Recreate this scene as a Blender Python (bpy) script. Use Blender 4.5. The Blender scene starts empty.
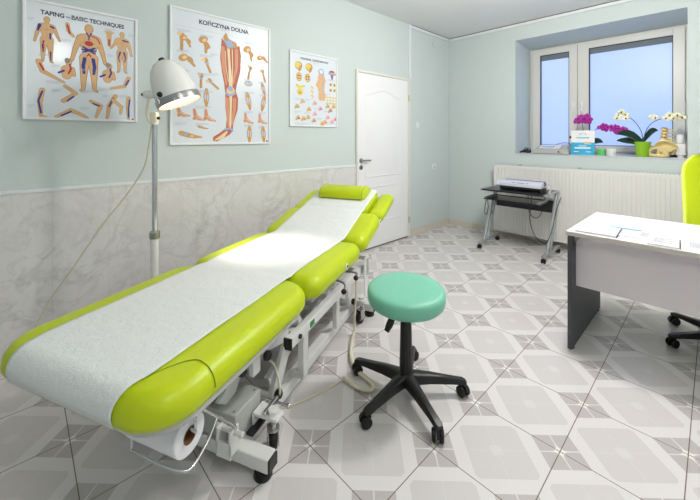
import bpy, bmesh, math, random
from mathutils import Vector, Matrix
random.seed(7)
PI = math.pi
S = bpy.context.scene
COL = S.collection

# ------------------------------------------------------------------ materials
def lin(c):
    return tuple(((v/255)/12.92 if v/255 <= .04045 else ((v/255+.055)/1.055)**2.4) for v in c)
def mat(name, rgb, rough=.5, metal=0, coat=0, spec=.5, bump=0, bscale=60, var=0, sheen=0, emit=None):
    m = bpy.data.materials.new(name); m.use_nodes = True
    nt = m.node_tree; b = nt.nodes['Principled BSDF']
    c = lin(rgb)
    b.inputs['Base Color'].default_value = (*c, 1)
    b.inputs['Roughness'].default_value = rough
    b.inputs['Metallic'].default_value = metal
    b.inputs['Coat Weight'].default_value = coat
    b.inputs['Coat Roughness'].default_value = .12
    b.inputs['Specular IOR Level'].default_value = spec
    if bump or var:
        tc = nt.nodes.new('ShaderNodeTexCoord'); n = nt.nodes.new('ShaderNodeTexNoise')
        n.inputs['Scale'].default_value = bscale; n.inputs['Detail'].default_value = 4
        nt.links.new(tc.outputs['Object'], n.inputs['Vector'])
        if bump:
            bp = nt.nodes.new('ShaderNodeBump'); bp.inputs['Strength'].default_value = bump; bp.inputs['Distance'].default_value = .004
            nt.links.new(n.outputs['Fac'], bp.inputs['Height']); nt.links.new(bp.outputs['Normal'], b.inputs['Normal'])
        if var:
            r = nt.nodes.new('ShaderNodeMixRGB'); r.blend_type = 'MIX'
            r.inputs[1].default_value = (*[v*(1-var) for v in c], 1); r.inputs[2].default_value = (*[min(1, v*(1+var)) for v in c], 1)
            nt.links.new(n.outputs['Fac'], r.inputs[0]); nt.links.new(r.outputs[0], b.inputs['Base Color'])
    if emit:
        b.inputs['Emission Color'].default_value = (*lin(emit[0]), 1); b.inputs['Emission Strength'].default_value = emit[1]
    return m

M = {}
M['wall'] = mat('wall_paint', (204, 214, 213), .85, bump=.15, bscale=90)
M['ceiling'] = mat('ceiling_paint', (232, 233, 234), .9)
M['white'] = mat('white_plastic', (236, 236, 236), .35)
M['doorw'] = mat('white_door_lacquer', (240, 240, 241), .45, bump=.08, bscale=40)
M['doorframe'] = mat('cream_door_frame', (226, 224, 214), .5)
M['cornice'] = mat('white_cornice', (228, 232, 234), .6)
M['gap'] = mat('dark_gap', (95, 92, 88), .9)
M['base'] = mat('beige_baseboard_tile', (212, 205, 190), .35, var=.05, bscale=12)
M['groutm'] = mat('grout', (120, 112, 100), .8)
M['green'] = mat('lime_vinyl', (188, 206, 4), .38, bump=.05, bscale=500, spec=.45)
M['seam'] = mat('vinyl_seam', (128, 146, 6), .6)
M['teal'] = mat('mint_vinyl', (120, 192, 166), .42, bump=.04, bscale=400, spec=.45)
M['bedw'] = mat('white_powdercoat', (226, 226, 224), .35)
M['bedg'] = mat('grey_board', (196, 195, 190), .5)
M['boxg'] = mat('grey_control_box', (178, 180, 176), .4, var=.03)
M['black'] = mat('black_plastic', (20, 20, 21), .4)
M['rubber'] = mat('black_rubber', (14, 14, 14), .6)
M['chrome'] = mat('chrome', (205, 205, 208), .14, metal=1)
M['steel'] = mat('brushed_steel', (165, 165, 165), .3, metal=1)
M['zinc'] = mat('zinc', (190, 190, 188), .25, metal=1)
M['cardb'] = mat('brown_cardboard', (120, 84, 55), .9)
M['cream'] = mat('cream_cable', (222, 214, 190), .5)
M['creamp'] = mat('cream_plastic', (232, 228, 205), .4)
M['lampw'] = mat('lamp_enamel', (240, 240, 236), .25, coat=.3)
M['silver'] = mat('silver_paint', (168, 172, 176), .35, metal=.6)
M['cartblk'] = mat('black_cart_board', (26, 28, 36), .3)
M['navy'] = mat('dark_blue_plastic', (30, 40, 90), .3)
M['lamisil'] = mat('pale_grey_plastic', (205, 208, 222), .3)
M['rad'] = mat('radiator_enamel', (233, 232, 227), .35)
M['frame'] = mat('window_pvc', (222, 221, 216), .35)
M['gasket'] = mat('dark_gasket', (60, 62, 66), .6)
M['blind'] = mat('grey_blind', (120, 128, 136), .8)
M['sill'] = mat('sill_stone', (205, 210, 216), .3)
M['deskw'] = mat('white_desk_laminate', (222, 221, 227), .4)
M['deskedge'] = mat('pale_desk_edge', (200, 193, 184), .5)
M['panel'] = mat('pale_grey_laminate', (218, 211, 215), .5)
M['anth'] = mat('anthracite_laminate', (66, 68, 74), .5)
M['paper'] = mat('white_paper', (236, 236, 240), .8)
M['ink'] = mat('grey_ink', (150, 152, 160), .8)
M['bluefile'] = mat('blue_strip', (60, 165, 200), .5)
M['beigeedge'] = mat('beige_card', (206, 196, 160), .7)
M['brass'] = mat('brass_hinge', (205, 195, 150), .35, metal=.6)
M['potg'] = mat('lime_pot', (140, 190, 40), .35)
M['leaf'] = mat('dark_orchid_leaf', (20, 52, 32), .35, var=.15, bscale=20)
M['stem'] = mat('orchid_stem', (70, 88, 48), .5)
M['magenta'] = mat('magenta_petal', (176, 28, 160), .55, var=.12, bscale=50)
M['whitep'] = mat('cream_petal', (238, 240, 205), .55)
M['maroon'] = mat('flower_centre', (150, 40, 60), .5)
M['bone'] = mat('bone_plastic', (226, 204, 142), .5, var=.1, bscale=25)
M['bonegap'] = mat('dark_bone_disc', (150, 120, 70), .6)  # darker tan of the discs between the vertebrae
M['cyan'] = mat('cyan_print', (40, 170, 214), .45)
M['blueink'] = mat('blue_print', (50, 90, 150), .5)
M['mintlid'] = mat('green_tub', (110, 205, 120), .4)
M['soil'] = mat('bark', (70, 50, 35), .9)
M['lcd'] = mat('blue_display', (150, 180, 230), .2)
M['pframe'] = mat('poster_frame_white', (236, 237, 238), .35)
M['psheet'] = mat('poster_sheet', (222, 229, 236), .28, coat=.4)
M['ptitle'] = mat('poster_black_ink', (50, 50, 56), .5)
M['ptext'] = mat('poster_grey_ink', (186, 192, 200), .5)
M['skin'] = mat('print_skin', (222, 178, 128), .5, var=.12, bscale=30)
M['skino'] = mat('print_skin_outline', (176, 128, 84), .5)
M['tapeb'] = mat('print_blue', (48, 56, 140), .5)
M['taper'] = mat('print_red', (196, 56, 50), .5)
M['muscle'] = mat('print_muscle', (188, 96, 70), .5, var=.2, bscale=25)
M['muscle2'] = mat('print_muscle_light', (214, 146, 112), .5, var=.1, bscale=25)
M['tendon'] = mat('print_tendon', (232, 212, 172), .5)
M['jointb'] = mat('print_joint_blue', (150, 176, 214), .5)
M['pbone'] = mat('print_bone', (200, 150, 92), .5, var=.25, bscale=60)
M['pbonel'] = mat('print_bone_light', (232, 200, 140), .5)
M['pyel'] = mat('print_yellow', (226, 206, 90), .5)
M['ppink'] = mat('print_pink', (238, 176, 186), .5)
M['ppurp'] = mat('print_purple', (140, 96, 170), .5)
M['pgreen'] = mat('print_green', (100, 170, 100), .5)
M['hair'] = mat('print_hair', (150, 140, 130), .5)
M['switch'] = mat('white_switch', (235, 235, 238), .3)
M['sockhole'] = mat('socket_grey', (196, 196, 196), .6)  # light grey for the socket well and radiator grille slots

def nodes_mat(name):
    m = bpy.data.materials.new(name); m.use_nodes = True
    nt = m.node_tree
    return m, nt, nt.nodes['Principled BSDF']
class NG:
    def __init__(s, nt): s.nt = nt
    def m(s, op, a, b=None, c=None):
        n = s.nt.nodes.new('ShaderNodeMath'); n.operation = op
        for i, v in enumerate((a, b, c)):
            if v is None: continue
            if isinstance(v, (int, float)): n.inputs[i].default_value = v
            else: s.nt.links.new(v, n.inputs[i])
        return n.outputs[0]
    def mix(s, f, a, b):
        n = s.nt.nodes.new('ShaderNodeMixRGB')
        for i, v in enumerate((f, a, b)):
            if isinstance(v, tuple): n.inputs[i].default_value = (*v, 1)
            elif isinstance(v, (int, float)): n.inputs[i].default_value = v
            else: s.nt.links.new(v, n.inputs[i])
        return n.outputs[0]

def floor_material():
    m, nt, b = nodes_mat('patterned_floor_tiles'); g = NG(nt)
    tc = nt.nodes.new('ShaderNodeTexCoord'); sp = nt.nodes.new('ShaderNodeSeparateXYZ')
    nt.links.new(tc.outputs['Object'], sp.inputs[0])
    T = .372
    tx = g.m('MULTIPLY_ADD', sp.outputs[0], 1/T, -1.995/T + 40)
    ty = g.m('MULTIPLY_ADD', sp.outputs[1], 1/T, 3.125/T + 40)
    a = g.m('ADD', tx, ty); c = g.m('SUBTRACT', tx, ty)
    ia = g.m('ROUND', a); ic = g.m('ROUND', c)
    fa = g.m('ABSOLUTE', g.m('SUBTRACT', a, ia)); fc = g.m('ABSOLUTE', g.m('SUBTRACT', c, ic))
    odd = g.m('GREATER_THAN', g.m('FLOORED_MODULO', g.m('ADD', ia, ic), 2.0), .5)
    mx = g.m('MAXIMUM', fa, fc); mn = g.m('MINIMUM', fa, fc)
    light, mid, dark = lin((222, 218, 218)), lin((208, 203, 202)), lin((188, 182, 181))
    # odd cell: large pale square with a small light centre
    o = g.mix(g.m('MULTIPLY', g.m('LESS_THAN', mx, .475), g.m('LESS_THAN', g.m('ADD', fa, fc), .89)), light, mid)
    o = g.mix(g.m('MULTIPLY', g.m('LESS_THAN', mx, .09), .45), o, light)
    o = g.mix(g.m('MULTIPLY', g.m('LESS_THAN', mn, .008), .35), o, light)
    # even cell: small darker square split by a cross, with a star in the middle
    e = g.mix(g.m('LESS_THAN', mx, .31), light, dark)
    e = g.mix(g.m('MULTIPLY', g.m('LESS_THAN', mn, .012), .8), e, light)
    fx = g.m('ABSOLUTE', g.m('SUBTRACT', tx, g.m('ROUND', tx))); fy = g.m('ABSOLUTE', g.m('SUBTRACT', ty, g.m('ROUND', ty)))
    star = g.m('LESS_THAN', g.m('ADD', g.m('POWER', fa, .5), g.m('POWER', fc, .5)), .42)
    star2 = g.m('LESS_THAN', g.m('ADD', g.m('POWER', fx, .5), g.m('POWER', fy, .5)), .33)
    e = g.mix(g.m('MULTIPLY', g.m('MAXIMUM', star, star2), .75), e, lin((240, 238, 234)))
    col = g.mix(odd, e, o)
    n = nt.nodes.new('ShaderNodeTexNoise'); n.inputs['Scale'].default_value = 260; n.inputs['Detail'].default_value = 3
    nt.links.new(tc.outputs['Object'], n.inputs['Vector'])
    mul = nt.nodes.new('ShaderNodeMixRGB'); mul.blend_type = 'MULTIPLY'; mul.inputs[0].default_value = 1
    nt.links.new(col, mul.inputs[1])
    gr = g.m('MULTIPLY_ADD', n.outputs['Fac'], .16, .92)
    nt.links.new(gr, mul.inputs[2])
    grout = g.m('LESS_THAN', g.m('MINIMUM', fx, fy), .0048)
    fin = g.mix(grout, mul.outputs[0], lin((112, 100, 88)))
    nt.links.new(fin, b.inputs['Base Color'])
    nt.links.new(g.m('MULTIPLY_ADD', grout, .5, .3), b.inputs['Roughness'])
    bp = nt.nodes.new('ShaderNodeBump'); bp.inputs['Strength'].default_value = .4; bp.inputs['Distance'].default_value = .002
    nt.links.new(g.m('SUBTRACT', 1.0, grout), bp.inputs['Height']); nt.links.new(bp.outputs[0], b.inputs['Normal'])
    return m
def marble_material():
    m, nt, b = nodes_mat('marble_wall_tiles'); g = NG(nt)
    tc = nt.nodes.new('ShaderNodeTexCoord'); sp = nt.nodes.new('ShaderNodeSeparateXYZ')
    nt.links.new(tc.outputs['Object'], sp.inputs[0])
    n = nt.nodes.new('ShaderNodeTexNoise'); n.inputs['Scale'].default_value = 2.6; n.inputs['Detail'].default_value = 5; n.inputs['Distortion'].default_value = 1.4
    nt.links.new(tc.outputs['Object'], n.inputs['Vector'])
    n2 = nt.nodes.new('ShaderNodeTexNoise'); n2.inputs['Scale'].default_value = 5.5; n2.inputs['Detail'].default_value = 6; n2.inputs['Distortion'].default_value = 2
    nt.links.new(tc.outputs['Object'], n2.inputs['Vector'])
    v1 = g.m('SUBTRACT', 1.0, g.m('MINIMUM', g.m('MULTIPLY', g.m('ABSOLUTE', g.m('SUBTRACT', n.outputs['Fac'], .5)), 15), 1.0))
    v2 = g.m('SUBTRACT', 1.0, g.m('MINIMUM', g.m('MULTIPLY', g.m('ABSOLUTE', g.m('SUBTRACT', n2.outputs['Fac'], .46)), 18), 1.0))
    n3 = nt.nodes.new('ShaderNodeTexNoise'); n3.inputs['Scale'].default_value = 3.1; n3.inputs['Detail'].default_value = 2
    nt.links.new(tc.outputs['Object'], n3.inputs['Vector'])
    k = g.m('MULTIPLY', g.m('ADD', g.m('MULTIPLY', v1, .6), g.m('MULTIPLY', v2, .45)), g.m('POWER', n3.outputs['Fac'], 1.5))
    base = g.mix(n3.outputs['Fac'], lin((217, 214, 213)), lin((230, 229, 229)))
    col = g.mix(g.m('MINIMUM', k, 1.0), base, lin((170, 166, 160)))
    # tile joints
    ty = g.m('MULTIPLY_ADD', sp.outputs[1], 1/.2875, 4.626/.2875 + 20)
    tz = g.m('MULTIPLY_ADD', sp.outputs[2], 1/.5, .015)
    jy = g.m('ABSOLUTE', g.m('SUBTRACT', ty, g.m('ROUND', ty))); jz = g.m('ABSOLUTE', g.m('SUBTRACT', tz, g.m('ROUND', tz)))
    j = g.m('LESS_THAN', jy, .006)
    jj = g.m('LESS_THAN', jz, .003)
    col = g.mix(g.m('MULTIPLY', g.m('MAXIMUM', j, jj), .3), col, lin((176, 168, 160)))
    nt.links.new(col, b.inputs['Base Color']); b.inputs['Roughness'].default_value = .22
    return m
def paper_material():
    m, nt, b = nodes_mat('crinkled_couch_paper'); g = NG(nt)
    b.inputs['Base Color'].default_value = (*lin((228, 232, 231)), 1); b.inputs['Roughness'].default_value = .75
    tc = nt.nodes.new('ShaderNodeTexCoord')
    n = nt.nodes.new('ShaderNodeTexNoise'); n.inputs['Scale'].default_value = 22; n.inputs['Detail'].default_value = 6; n.inputs['Distortion'].default_value = .6
    v = nt.nodes.new('ShaderNodeTexVoronoi'); v.feature = 'DISTANCE_TO_EDGE'; v.inputs['Scale'].default_value = 9
    nt.links.new(tc.outputs['Object'], n.inputs['Vector']); nt.links.new(n.outputs['Color'], v.inputs['Vector'])
    h = g.m('ADD', n.outputs['Fac'], g.m('MULTIPLY', v.outputs['Distance'], .3))
    bp = nt.nodes.new('ShaderNodeBump'); bp.inputs['Strength'].default_value = .7; bp.inputs['Distance'].default_value = .008
    nt.links.new(h, bp.inputs['Height']); nt.links.new(bp.outputs[0], b.inputs['Normal'])
    return m
def glass_material():
    m = bpy.data.materials.new('frosted_window_glass'); m.use_nodes = True; nt = m.node_tree
    for n in list(nt.nodes): nt.nodes.remove(n)
    out = nt.nodes.new('ShaderNodeOutputMaterial')
    t = nt.nodes.new('ShaderNodeBsdfTranslucent'); t.inputs[0].default_value = (.84, .90, 1, 1)
    r = nt.nodes.new('ShaderNodeBsdfRefraction'); r.inputs['Roughness'].default_value = .45; r.inputs['IOR'].default_value = 1.02; r.inputs['Color'].default_value = (.92, .95, 1, 1)
    gl = nt.nodes.new('ShaderNodeBsdfGlossy'); gl.inputs['Roughness'].default_value = .35
    m1 = nt.nodes.new('ShaderNodeMixShader'); m1.inputs[0].default_value = .6
    m2 = nt.nodes.new('ShaderNodeMixShader'); m2.inputs[0].default_value = .03
    nt.links.new(t.outputs[0], m1.inputs[1]); nt.links.new(r.outputs[0], m1.inputs[2])
    nt.links.new(m1.outputs[0], m2.inputs[1]); nt.links.new(gl.outputs[0], m2.inputs[2])
    nt.links.new(m2.outputs[0], out.inputs[0])
    return m
M['floor'] = floor_material(); M['marble'] = marble_material(); M['couchpaper'] = paper_material(); M['glass'] = glass_material()
M['bulb'] = mat('lit_lamp_glass', (255, 225, 190), .3, emit=((255, 214, 168), 4.0))
M['diffuser'] = mat('ceiling_lamp_diffuser', (250, 250, 250), .5, emit=((255, 248, 240), 6.0))

# ------------------------------------------------------------------ mesh builder
class MB:
    def __init__(s): s.v = []; s.f = []; s.mi = []; s.mats = []
    def _m(s, m):
        if m is None: return 0
        if m not in s.mats: s.mats.append(m)
        return s.mats.index(m)
    def add(s, vs, fs, m=None, T=None):
        o = len(s.v)
        for p in vs:
            p = Vector(p)
            if T is not None: p = T @ p
            s.v.append(tuple(p))
        k = s._m(m)
        for f in fs: s.f.append(tuple(i+o for i in f)); s.mi.append(k)
        return s
    def box(s, c, d, m=None, T=None, b=0):
        x, y, z = d[0]/2, d[1]/2, d[2]/2
        if b:
            bm = bmesh.new(); bmesh.ops.create_cube(bm, size=1)
            for v in bm.verts: v.co = Vector((v.co.x*d[0], v.co.y*d[1], v.co.z*d[2]))
            bmesh.ops.bevel(bm, geom=list(bm.edges), offset=b, segments=3, affect='EDGES', profile=.5)
            vs = [tuple(v.co + Vector(c)) for v in bm.verts]; bm.verts.index_update()
            fs = [[v.index for v in f.verts] for f in bm.faces]; bm.free()
            return s.add(vs, fs, m, T)
        vs = [(c[0]+i*x, c[1]+j*y, c[2]+k*z) for i in (-1, 1) for j in (-1, 1) for k in (-1, 1)]
        return s.add(vs, [(0, 1, 3, 2), (4, 6, 7, 5), (0, 4, 5, 1), (2, 3, 7, 6), (0, 2, 6, 4), (1, 5, 7, 3)], m, T)
    def beam(s, p0, p1, w, h, m=None, T=None):
        p0, p1 = Vector(p0), Vector(p1); d = (p1-p0); L = d.length; d.normalize()
        up = Vector((0, 0, 1)) if abs(d.z) < .95 else Vector((0, 1, 0))
        x = d.cross(up).normalized(); u = x.cross(d).normalized()
        vs = [tuple(p0 + d*(L*e) + x*(w/2*i) + u*(h/2*j)) for e in (0, 1) for i, j in ((-1, -1), (1, -1), (1, 1), (-1, 1))]
        return s.add(vs, [(3, 2, 1, 0), (4, 5, 6, 7), (0, 1, 5, 4), (1, 2, 6, 5), (2, 3, 7, 6), (3, 0, 4, 7)], m, T)
    def cyl(s, p0, p1, r0, r1=None, n=24, m=None, T=None):
        if r1 is None: r1 = r0
        p0, p1 = Vector(p0), Vector(p1); d = (p1-p0).normalized()
        up = Vector((0, 0, 1)) if abs(d.z) < .95 else Vector((1, 0, 0))
        x = d.cross(up).normalized(); y = x.cross(d).normalized()
        x = -x
        vs = []
        for p, r in ((p0, r0), (p1, r1)):
            for i in range(n):
                a = 2*PI*i/n; vs.append(tuple(p + x*(r*math.cos(a)) + y*(r*math.sin(a))))
        fs = [(i, (i+1) % n, n+(i+1) % n, n+i) for i in range(n)]
        fs += [tuple(range(n))[::-1], tuple(range(n, 2*n))]
        return s.add(vs, fs, m, T)
    def tube(s, pts, r, n=10, m=None, T=None, smooth=6):
        P = [Vector(p) for p in pts]
        if smooth and len(P) > 2:
            Q = []
            for i in range(len(P)-1):
                a, b, c, d = P[max(i-1, 0)], P[i], P[i+1], P[min(i+2, len(P)-1)]
                for k in range(smooth):
                    t = k/smooth
                    Q.append(.5*((2*b) + (c-a)*t + (2*a-5*b+4*c-d)*t*t + (3*b-a-3*c+d)*t**3))
            Q.append(P[-1]); P = Q
        vs = []; fs = []; prev = None
        for i, p in enumerate(P):
            d = (P[min(i+1, len(P)-1)] - P[max(i-1, 0)]).normalized()
            if prev is None:
                up = Vector((0, 0, 1)) if abs(d.z) < .9 else Vector((1, 0, 0)); x = d.cross(up).normalized()
            else:
                x = (prev - d*prev.dot(d)).normalized()
            prev = x; y = d.cross(x)
            rr = r(i/(len(P)-1)) if callable(r) else r
            for k in range(n):
                a = 2*PI*k/n; vs.append(tuple(p + x*(rr*math.cos(a)) + y*(rr*math.sin(a))))
        for i in range(len(P)-1):
            for k in range(n):
                fs.append((i*n+k, i*n+(k+1) % n, (i+1)*n+(k+1) % n, (i+1)*n+k))
        fs += [tuple(range(n))[::-1], tuple(range((len(P)-1)*n, len(P)*n))]
        return s.add(vs, fs, m, T)
    def lathe(s, prof, n=40, m=None, T=None, loop=False):
        vs = []; fs = []
        for r, z in prof:
            for k in range(n):
                a = 2*PI*k/n; vs.append((max(r, 1e-4)*math.cos(a), max(r, 1e-4)*math.sin(a), z))
        for i in range(len(prof)-1):
            for k in range(n):
                fs.append((i*n+k, i*n+(k+1) % n, (i+1)*n+(k+1) % n, (i+1)*n+k))
        if loop:
            b = (len(prof)-1)*n
            for k in range(n): fs.append((b+k, b+(k+1) % n, (k+1) % n, k))
        else: fs += [tuple(range(n))[::-1], tuple(range((len(prof)-1)*n, len(prof)*n))]
        return s.add(vs, fs, m, T)
    def ball(s, c, r, m=None, T=None, n=16, k=10):
        vs = []; fs = []
        if isinstance(r, (int, float)): r = (r, r, r)
        for i in range(1, k):
            t = PI*i/k
            for j in range(n):
                a = 2*PI*j/n; vs.append((c[0]+r[0]*math.sin(t)*math.cos(a), c[1]+r[1]*math.sin(t)*math.sin(a), c[2]-r[2]*math.cos(t)))
        for i in range(k-2):
            for j in range(n): fs.append((i*n+j, i*n+(j+1) % n, (i+1)*n+(j+1) % n, (i+1)*n+j))
        b = len(vs); vs.append((c[0], c[1], c[2]-r[2])); vs.append((c[0], c[1], c[2]+r[2]))
        for j in range(n):
            fs.append((b, (j+1) % n, j)); fs.append((b+1, (k-2)*n+j, (k-2)*n+(j+1) % n))
        return s.add(vs, fs, m, T)
    def prism(s, pts, z0, z1, m=None, T=None):
        n = len(pts); vs = [(x, y, z0) for x, y in pts] + [(x, y, z1) for x, y in pts]
        fs = [tuple(range(n))[::-1], tuple(range(n, 2*n))] + [(i, (i+1) % n, n+(i+1) % n, n+i) for i in range(n)]
        return s.add(vs, fs, m, T)
    def cushion(s, w, l, t, rc, rt, rb, m=None, T=None, dome=0):
        """soft upholstered block: x +-w/2, y 0..l, z -t..0, big rounded edges"""
        def ring(ins, z):
            out = []; hw, hl = w/2-ins, l/2-ins; r = max(rc-ins, .004)
            for cx, cy, a0 in ((hw-r, hl-r, 0), (-hw+r, hl-r, 90), (-hw+r, -hl+r, 180), (hw-r, -hl+r, 270)):
                for k in range(9):
                    a = math.radians(a0+90*k/8); out.append((cx+r*math.cos(a), cy+r*math.sin(a)+l/2, z))
            return out
        rings = []
        for k in range(7):
            a = PI/2*k/6; rings.append(ring(rb*(1-math.sin(a)), -t+rb*(1-math.cos(a))))
        for k in range(9):
            a = PI/2*k/8; rings.append(ring(rt*(1-math.cos(a)), -rt+rt*math.sin(a)))
        for q, zz in ((.04, .5), (.09, .85), (.14, 1)):
            rings.append(ring(rt+q*min(w, l)*.8, dome*zz))
        N = len(rings[0]); vs = [p for r in rings for p in r]; fs = []
        for i in range(len(rings)-1):
            for k in range(N): fs.append((i*N+k, i*N+(k+1) % N, (i+1)*N+(k+1) % N, (i+1)*N+k))
        fs += [tuple(range(N))[::-1], tuple(range((len(rings)-1)*N, len(rings)*N))]
        return s.add(vs, fs, m, T)
    def build(s, name, material=None, parent=None, smooth=True, bevel=0, ang=38, solid=0):
        me = bpy.data.meshes.new(name); me.from_pydata(s.v, [], s.f)
        mats = s.mats or [material]
        for mm in mats: me.materials.append(mm)
        if s.mats:
            for p, k in zip(me.polygons, s.mi): p.material_index = k
        bm = bmesh.new(); bm.from_mesh(me)
        bmesh.ops.recalc_face_normals(bm, faces=bm.faces)
        for e in bm.edges:
            if len(e.link_faces) == 2 and e.calc_face_angle(0) > math.radians(ang): e.smooth = False
        for f in bm.faces: f.smooth = smooth
        bm.to_mesh(me); bm.free(); me.update()
        o = bpy.data.objects.new(name, me); COL.objects.link(o)
        if parent is not None: o.parent = parent
        if bevel:
            b = o.modifiers.new('bevel', 'BEVEL'); b.width = bevel; b.segments = 2; b.limit_method = 'ANGLE'; b.angle_limit = math.radians(40)
        if solid:
            b = o.modifiers.new('solid', 'SOLIDIFY'); b.thickness = solid; b.offset = 1
        return o
def thing(name, label, cat, loc=(0, 0, 0), rz=0, group=None):
    o = bpy.data.objects.new(name, None); COL.objects.link(o); o.empty_display_size = .1
    o.location = loc; o.rotation_euler = (0, 0, rz)
    o['label'] = label; o['category'] = cat
    if group: o['group'] = group
    return o
def tag(o, label, cat, group=None):
    o['label'] = label; o['category'] = cat
    if group: o['group'] = group
    return o
def struct(o, label=None):
    o['kind'] = 'structure'
    if label: o['label'] = label
    return o
def text_mesh(name, body, size, material, parent, loc, rot=(PI/2, 0, 0), align='CENTER', off=0, ext=.0004, width=None):
    cu = bpy.data.curves.new(name, 'FONT'); cu.body = body; cu.size = size; cu.align_x = align; cu.offset = off; cu.extrude = ext
    t = bpy.data.objects.new(name+'_tmp', cu); COL.objects.link(t)
    bpy.context.view_layer.update()
    me = bpy.data.meshes.new_from_object(t.evaluated_get(bpy.context.evaluated_depsgraph_get()))
    bpy.data.objects.remove(t)
    if width:
        xs = [v.co.x for v in me.vertices]; k = width/(max(xs)-min(xs))
        for v in me.vertices: v.co.x *= k
    me.materials.clear(); me.materials.append(material)
    o = bpy.data.objects.new(name, me); COL.objects.link(o); o.parent = parent; o.location = loc; o.rotation_euler = rot
    return o
def RX(a): return Matrix.Rotation(a, 4, 'X')
def RY(a): return Matrix.Rotation(a, 4, 'Y')
def RZ(a): return Matrix.Rotation(a, 4, 'Z')
def TR(*p): return Matrix.Translation(Vector(p))

# ------------------------------------------------------------------ the room
H = 2.83; XR = 4.3; YF = -6.3
struct(MB().box(((XR)/2, YF/2, -.05), (XR+.2, -YF+.2, .1)).build('floor', M['floor'], smooth=False), 'diagonal star patterned light grey floor tiles')
bpy.data.objects['floor'].location.z = 0
struct(MB().box((XR/2, YF/2, H+.05), (XR+.2, -YF+.2, .1)).build('ceiling', M['ceiling'], smooth=False), 'white ceiling')
struct(MB().box((-.05, YF/2, H/2), (.1, -YF+.2, H)).build('wall_left', M['wall'], smooth=False), 'pale mint wall with posters')
WX0, WX1, WZ0, WZ1, WD = .985, 2.627, 1.107, 2.607, .54
wb_ = MB()
wb_.box((WX0/2, .35, H/2), (WX0, .7, H)); wb_.box(((WX1+XR)/2, .35, H/2), (XR-WX1, .7, H))
wb_.box(((WX0+WX1)/2, .35, WZ0/2), (WX1-WX0, .7, WZ0))
wb_.add([(x, y, z) for x in (WX0, WX1) for y, z in ((0, WZ1), (.7, WZ1-.058), (.7, H), (0, H))], [(0, 3, 2, 1), (4, 5, 6, 7), (0, 1, 5, 4), (1, 2, 6, 5), (2, 3, 7, 6), (3, 0, 4, 7)])
struct(wb_.build('wall_back', M['wall'], smooth=False), 'pale mint wall with deep window recess')
struct(MB().box((XR+.05, YF/2, H/2), (.1, -YF+.2, H)).build('wall_right', M['wall'], smooth=False))
struct(MB().box((XR/2, YF-.05, H/2), (XR, .1, H)).build('wall_front', M['wall'], smooth=False))
# marble tile wainscot with white cap
struct(MB().box((.006, (YF-2.017)/2, .495), (.012, -YF-2.017, .99)).build('trim_1', M['marble'], smooth=False), 'marbled tile wainscot on the left wall')
struct(MB().box((.009, (YF-2.017)/2, 1.001), (.018, -YF-2.017, .022)).build('trim_2', M['cornice'], smooth=False, bevel=.003), 'white cap strip above the marbled tiles')
# cornice strips with a dark gap line above, vertical strip above the door edge
c = MB().box((.011, -.5, H-.028), (.022, 1.0, .034)).box((XR/2, -.011, H-.028), (XR, .022, .034))
struct(c.build('trim_3', M['cornice'], smooth=False, bevel=.003), 'white strip below the ceiling')
c = MB().box((.006, -.5, H-.005), (.012, 1.0, .010)).box((XR/2, -.006, H-.005), (XR, .012, .010))
struct(c.build('trim_4', M['gap'], smooth=False), 'dark gap line between ceiling and strip')
struct(MB().box((.012, -1.012, (2.1+H)/2), (.024, .032, H-2.1)).build('trim_5', M['cornice'], smooth=False, bevel=.003), 'white vertical strip above the door')
# baseboards: tiles with joints
def baseboard(name, horizontal, a0, a1, step):
    g = MB()
    x = a0
    while x < a1-.01:
        e = min(x+step, a1); L = e-x-.006
        if horizontal: g.box(((x+e)/2, -.006, .042), (L, .012, .084), M['base'])
        else: g.box((.006, (x+e)/2, .042), (.012, L, .084), M['base'])
        x = e
    if horizontal: g.box(((a0+a1)/2, -.003, .04), (a1-a0, .006, .08), M['groutm'])
    else: g.box((.003, (a0+a1)/2, .04), (.006, a1-a0, .08), M['groutm'])
    return struct(g.build(name, smooth=False), 'beige tile baseboard')
baseboard('baseboard_left', False, -1.0, -.014, .37)
baseboard('baseboard_back', True, 0.014, XR, .37)

# ------------------------------------------------------------------ door
dr = bpy.data.objects.new('door_1', None); COL.objects.link(dr); dr.location = (0, -2.017, 0); dr.rotation_euler = (0, 0, PI/2); struct(dr, 'white panelled door with arched upper panel')
# local x = along wall (0..0.99), local -y = into the room
f = MB()
f.box((.014, -.014, 1.048), (.028, .028, 2.096)); f.box((.978, -.014, 1.048), (.028, .028, 2.096)); f.box((.496, -.014, 2.082), (.936, .028, .028))
f.build('door_frame', M['doorframe'], dr, smooth=False, bevel=.003)
lf = MB()
x0, x1, zt = .033, .962, 2.062
lf.box(((x0+x1)/2, -.008, (zt+.015)/2+.004), (x1-x0, .012, zt-.015))
def arch_panel(xa, xb, za, zb, rise):
    def outline(ins):
        pts = [(xa+ins, za+ins), (xb-ins, za+ins), (xb-ins, zb-ins)]
        n = 20
        for k in range(1, n):
            t = k/n; xx = xb-ins + (xa-xb+2*ins)*t
            pts.append((xx, zb-ins+rise*(.5-.5*math.cos(2*PI*t))))
        pts.append((xa+ins, zb-ins)); return pts
    levels = [(0, -.0135), (.012, -.020), (.026, -.0135), (.045, -.0135), (.075, -.019)]
    rings = [[(x, y, z) for x, z in outline(i)] for i, y in levels]
    N = len(rings[0]); vs = [p for r in rings for p in r]; fs = []
    for i in range(len(rings)-1):
        for k in range(N): fs.append((i*N+k, i*N+(k+1) % N, (i+1)*N+(k+1) % N, (i+1)*N+k))
    fs.append(tuple(range((len(rings)-1)*N, len(rings)*N)))
    lf.add(vs, fs)
arch_panel(.147, .816, .845, 1.835, .07)
arch_panel(.147, .816, .30, .745, 0)
lf.build('door_leaf', M['doorw'], dr, ang=20)
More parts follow.
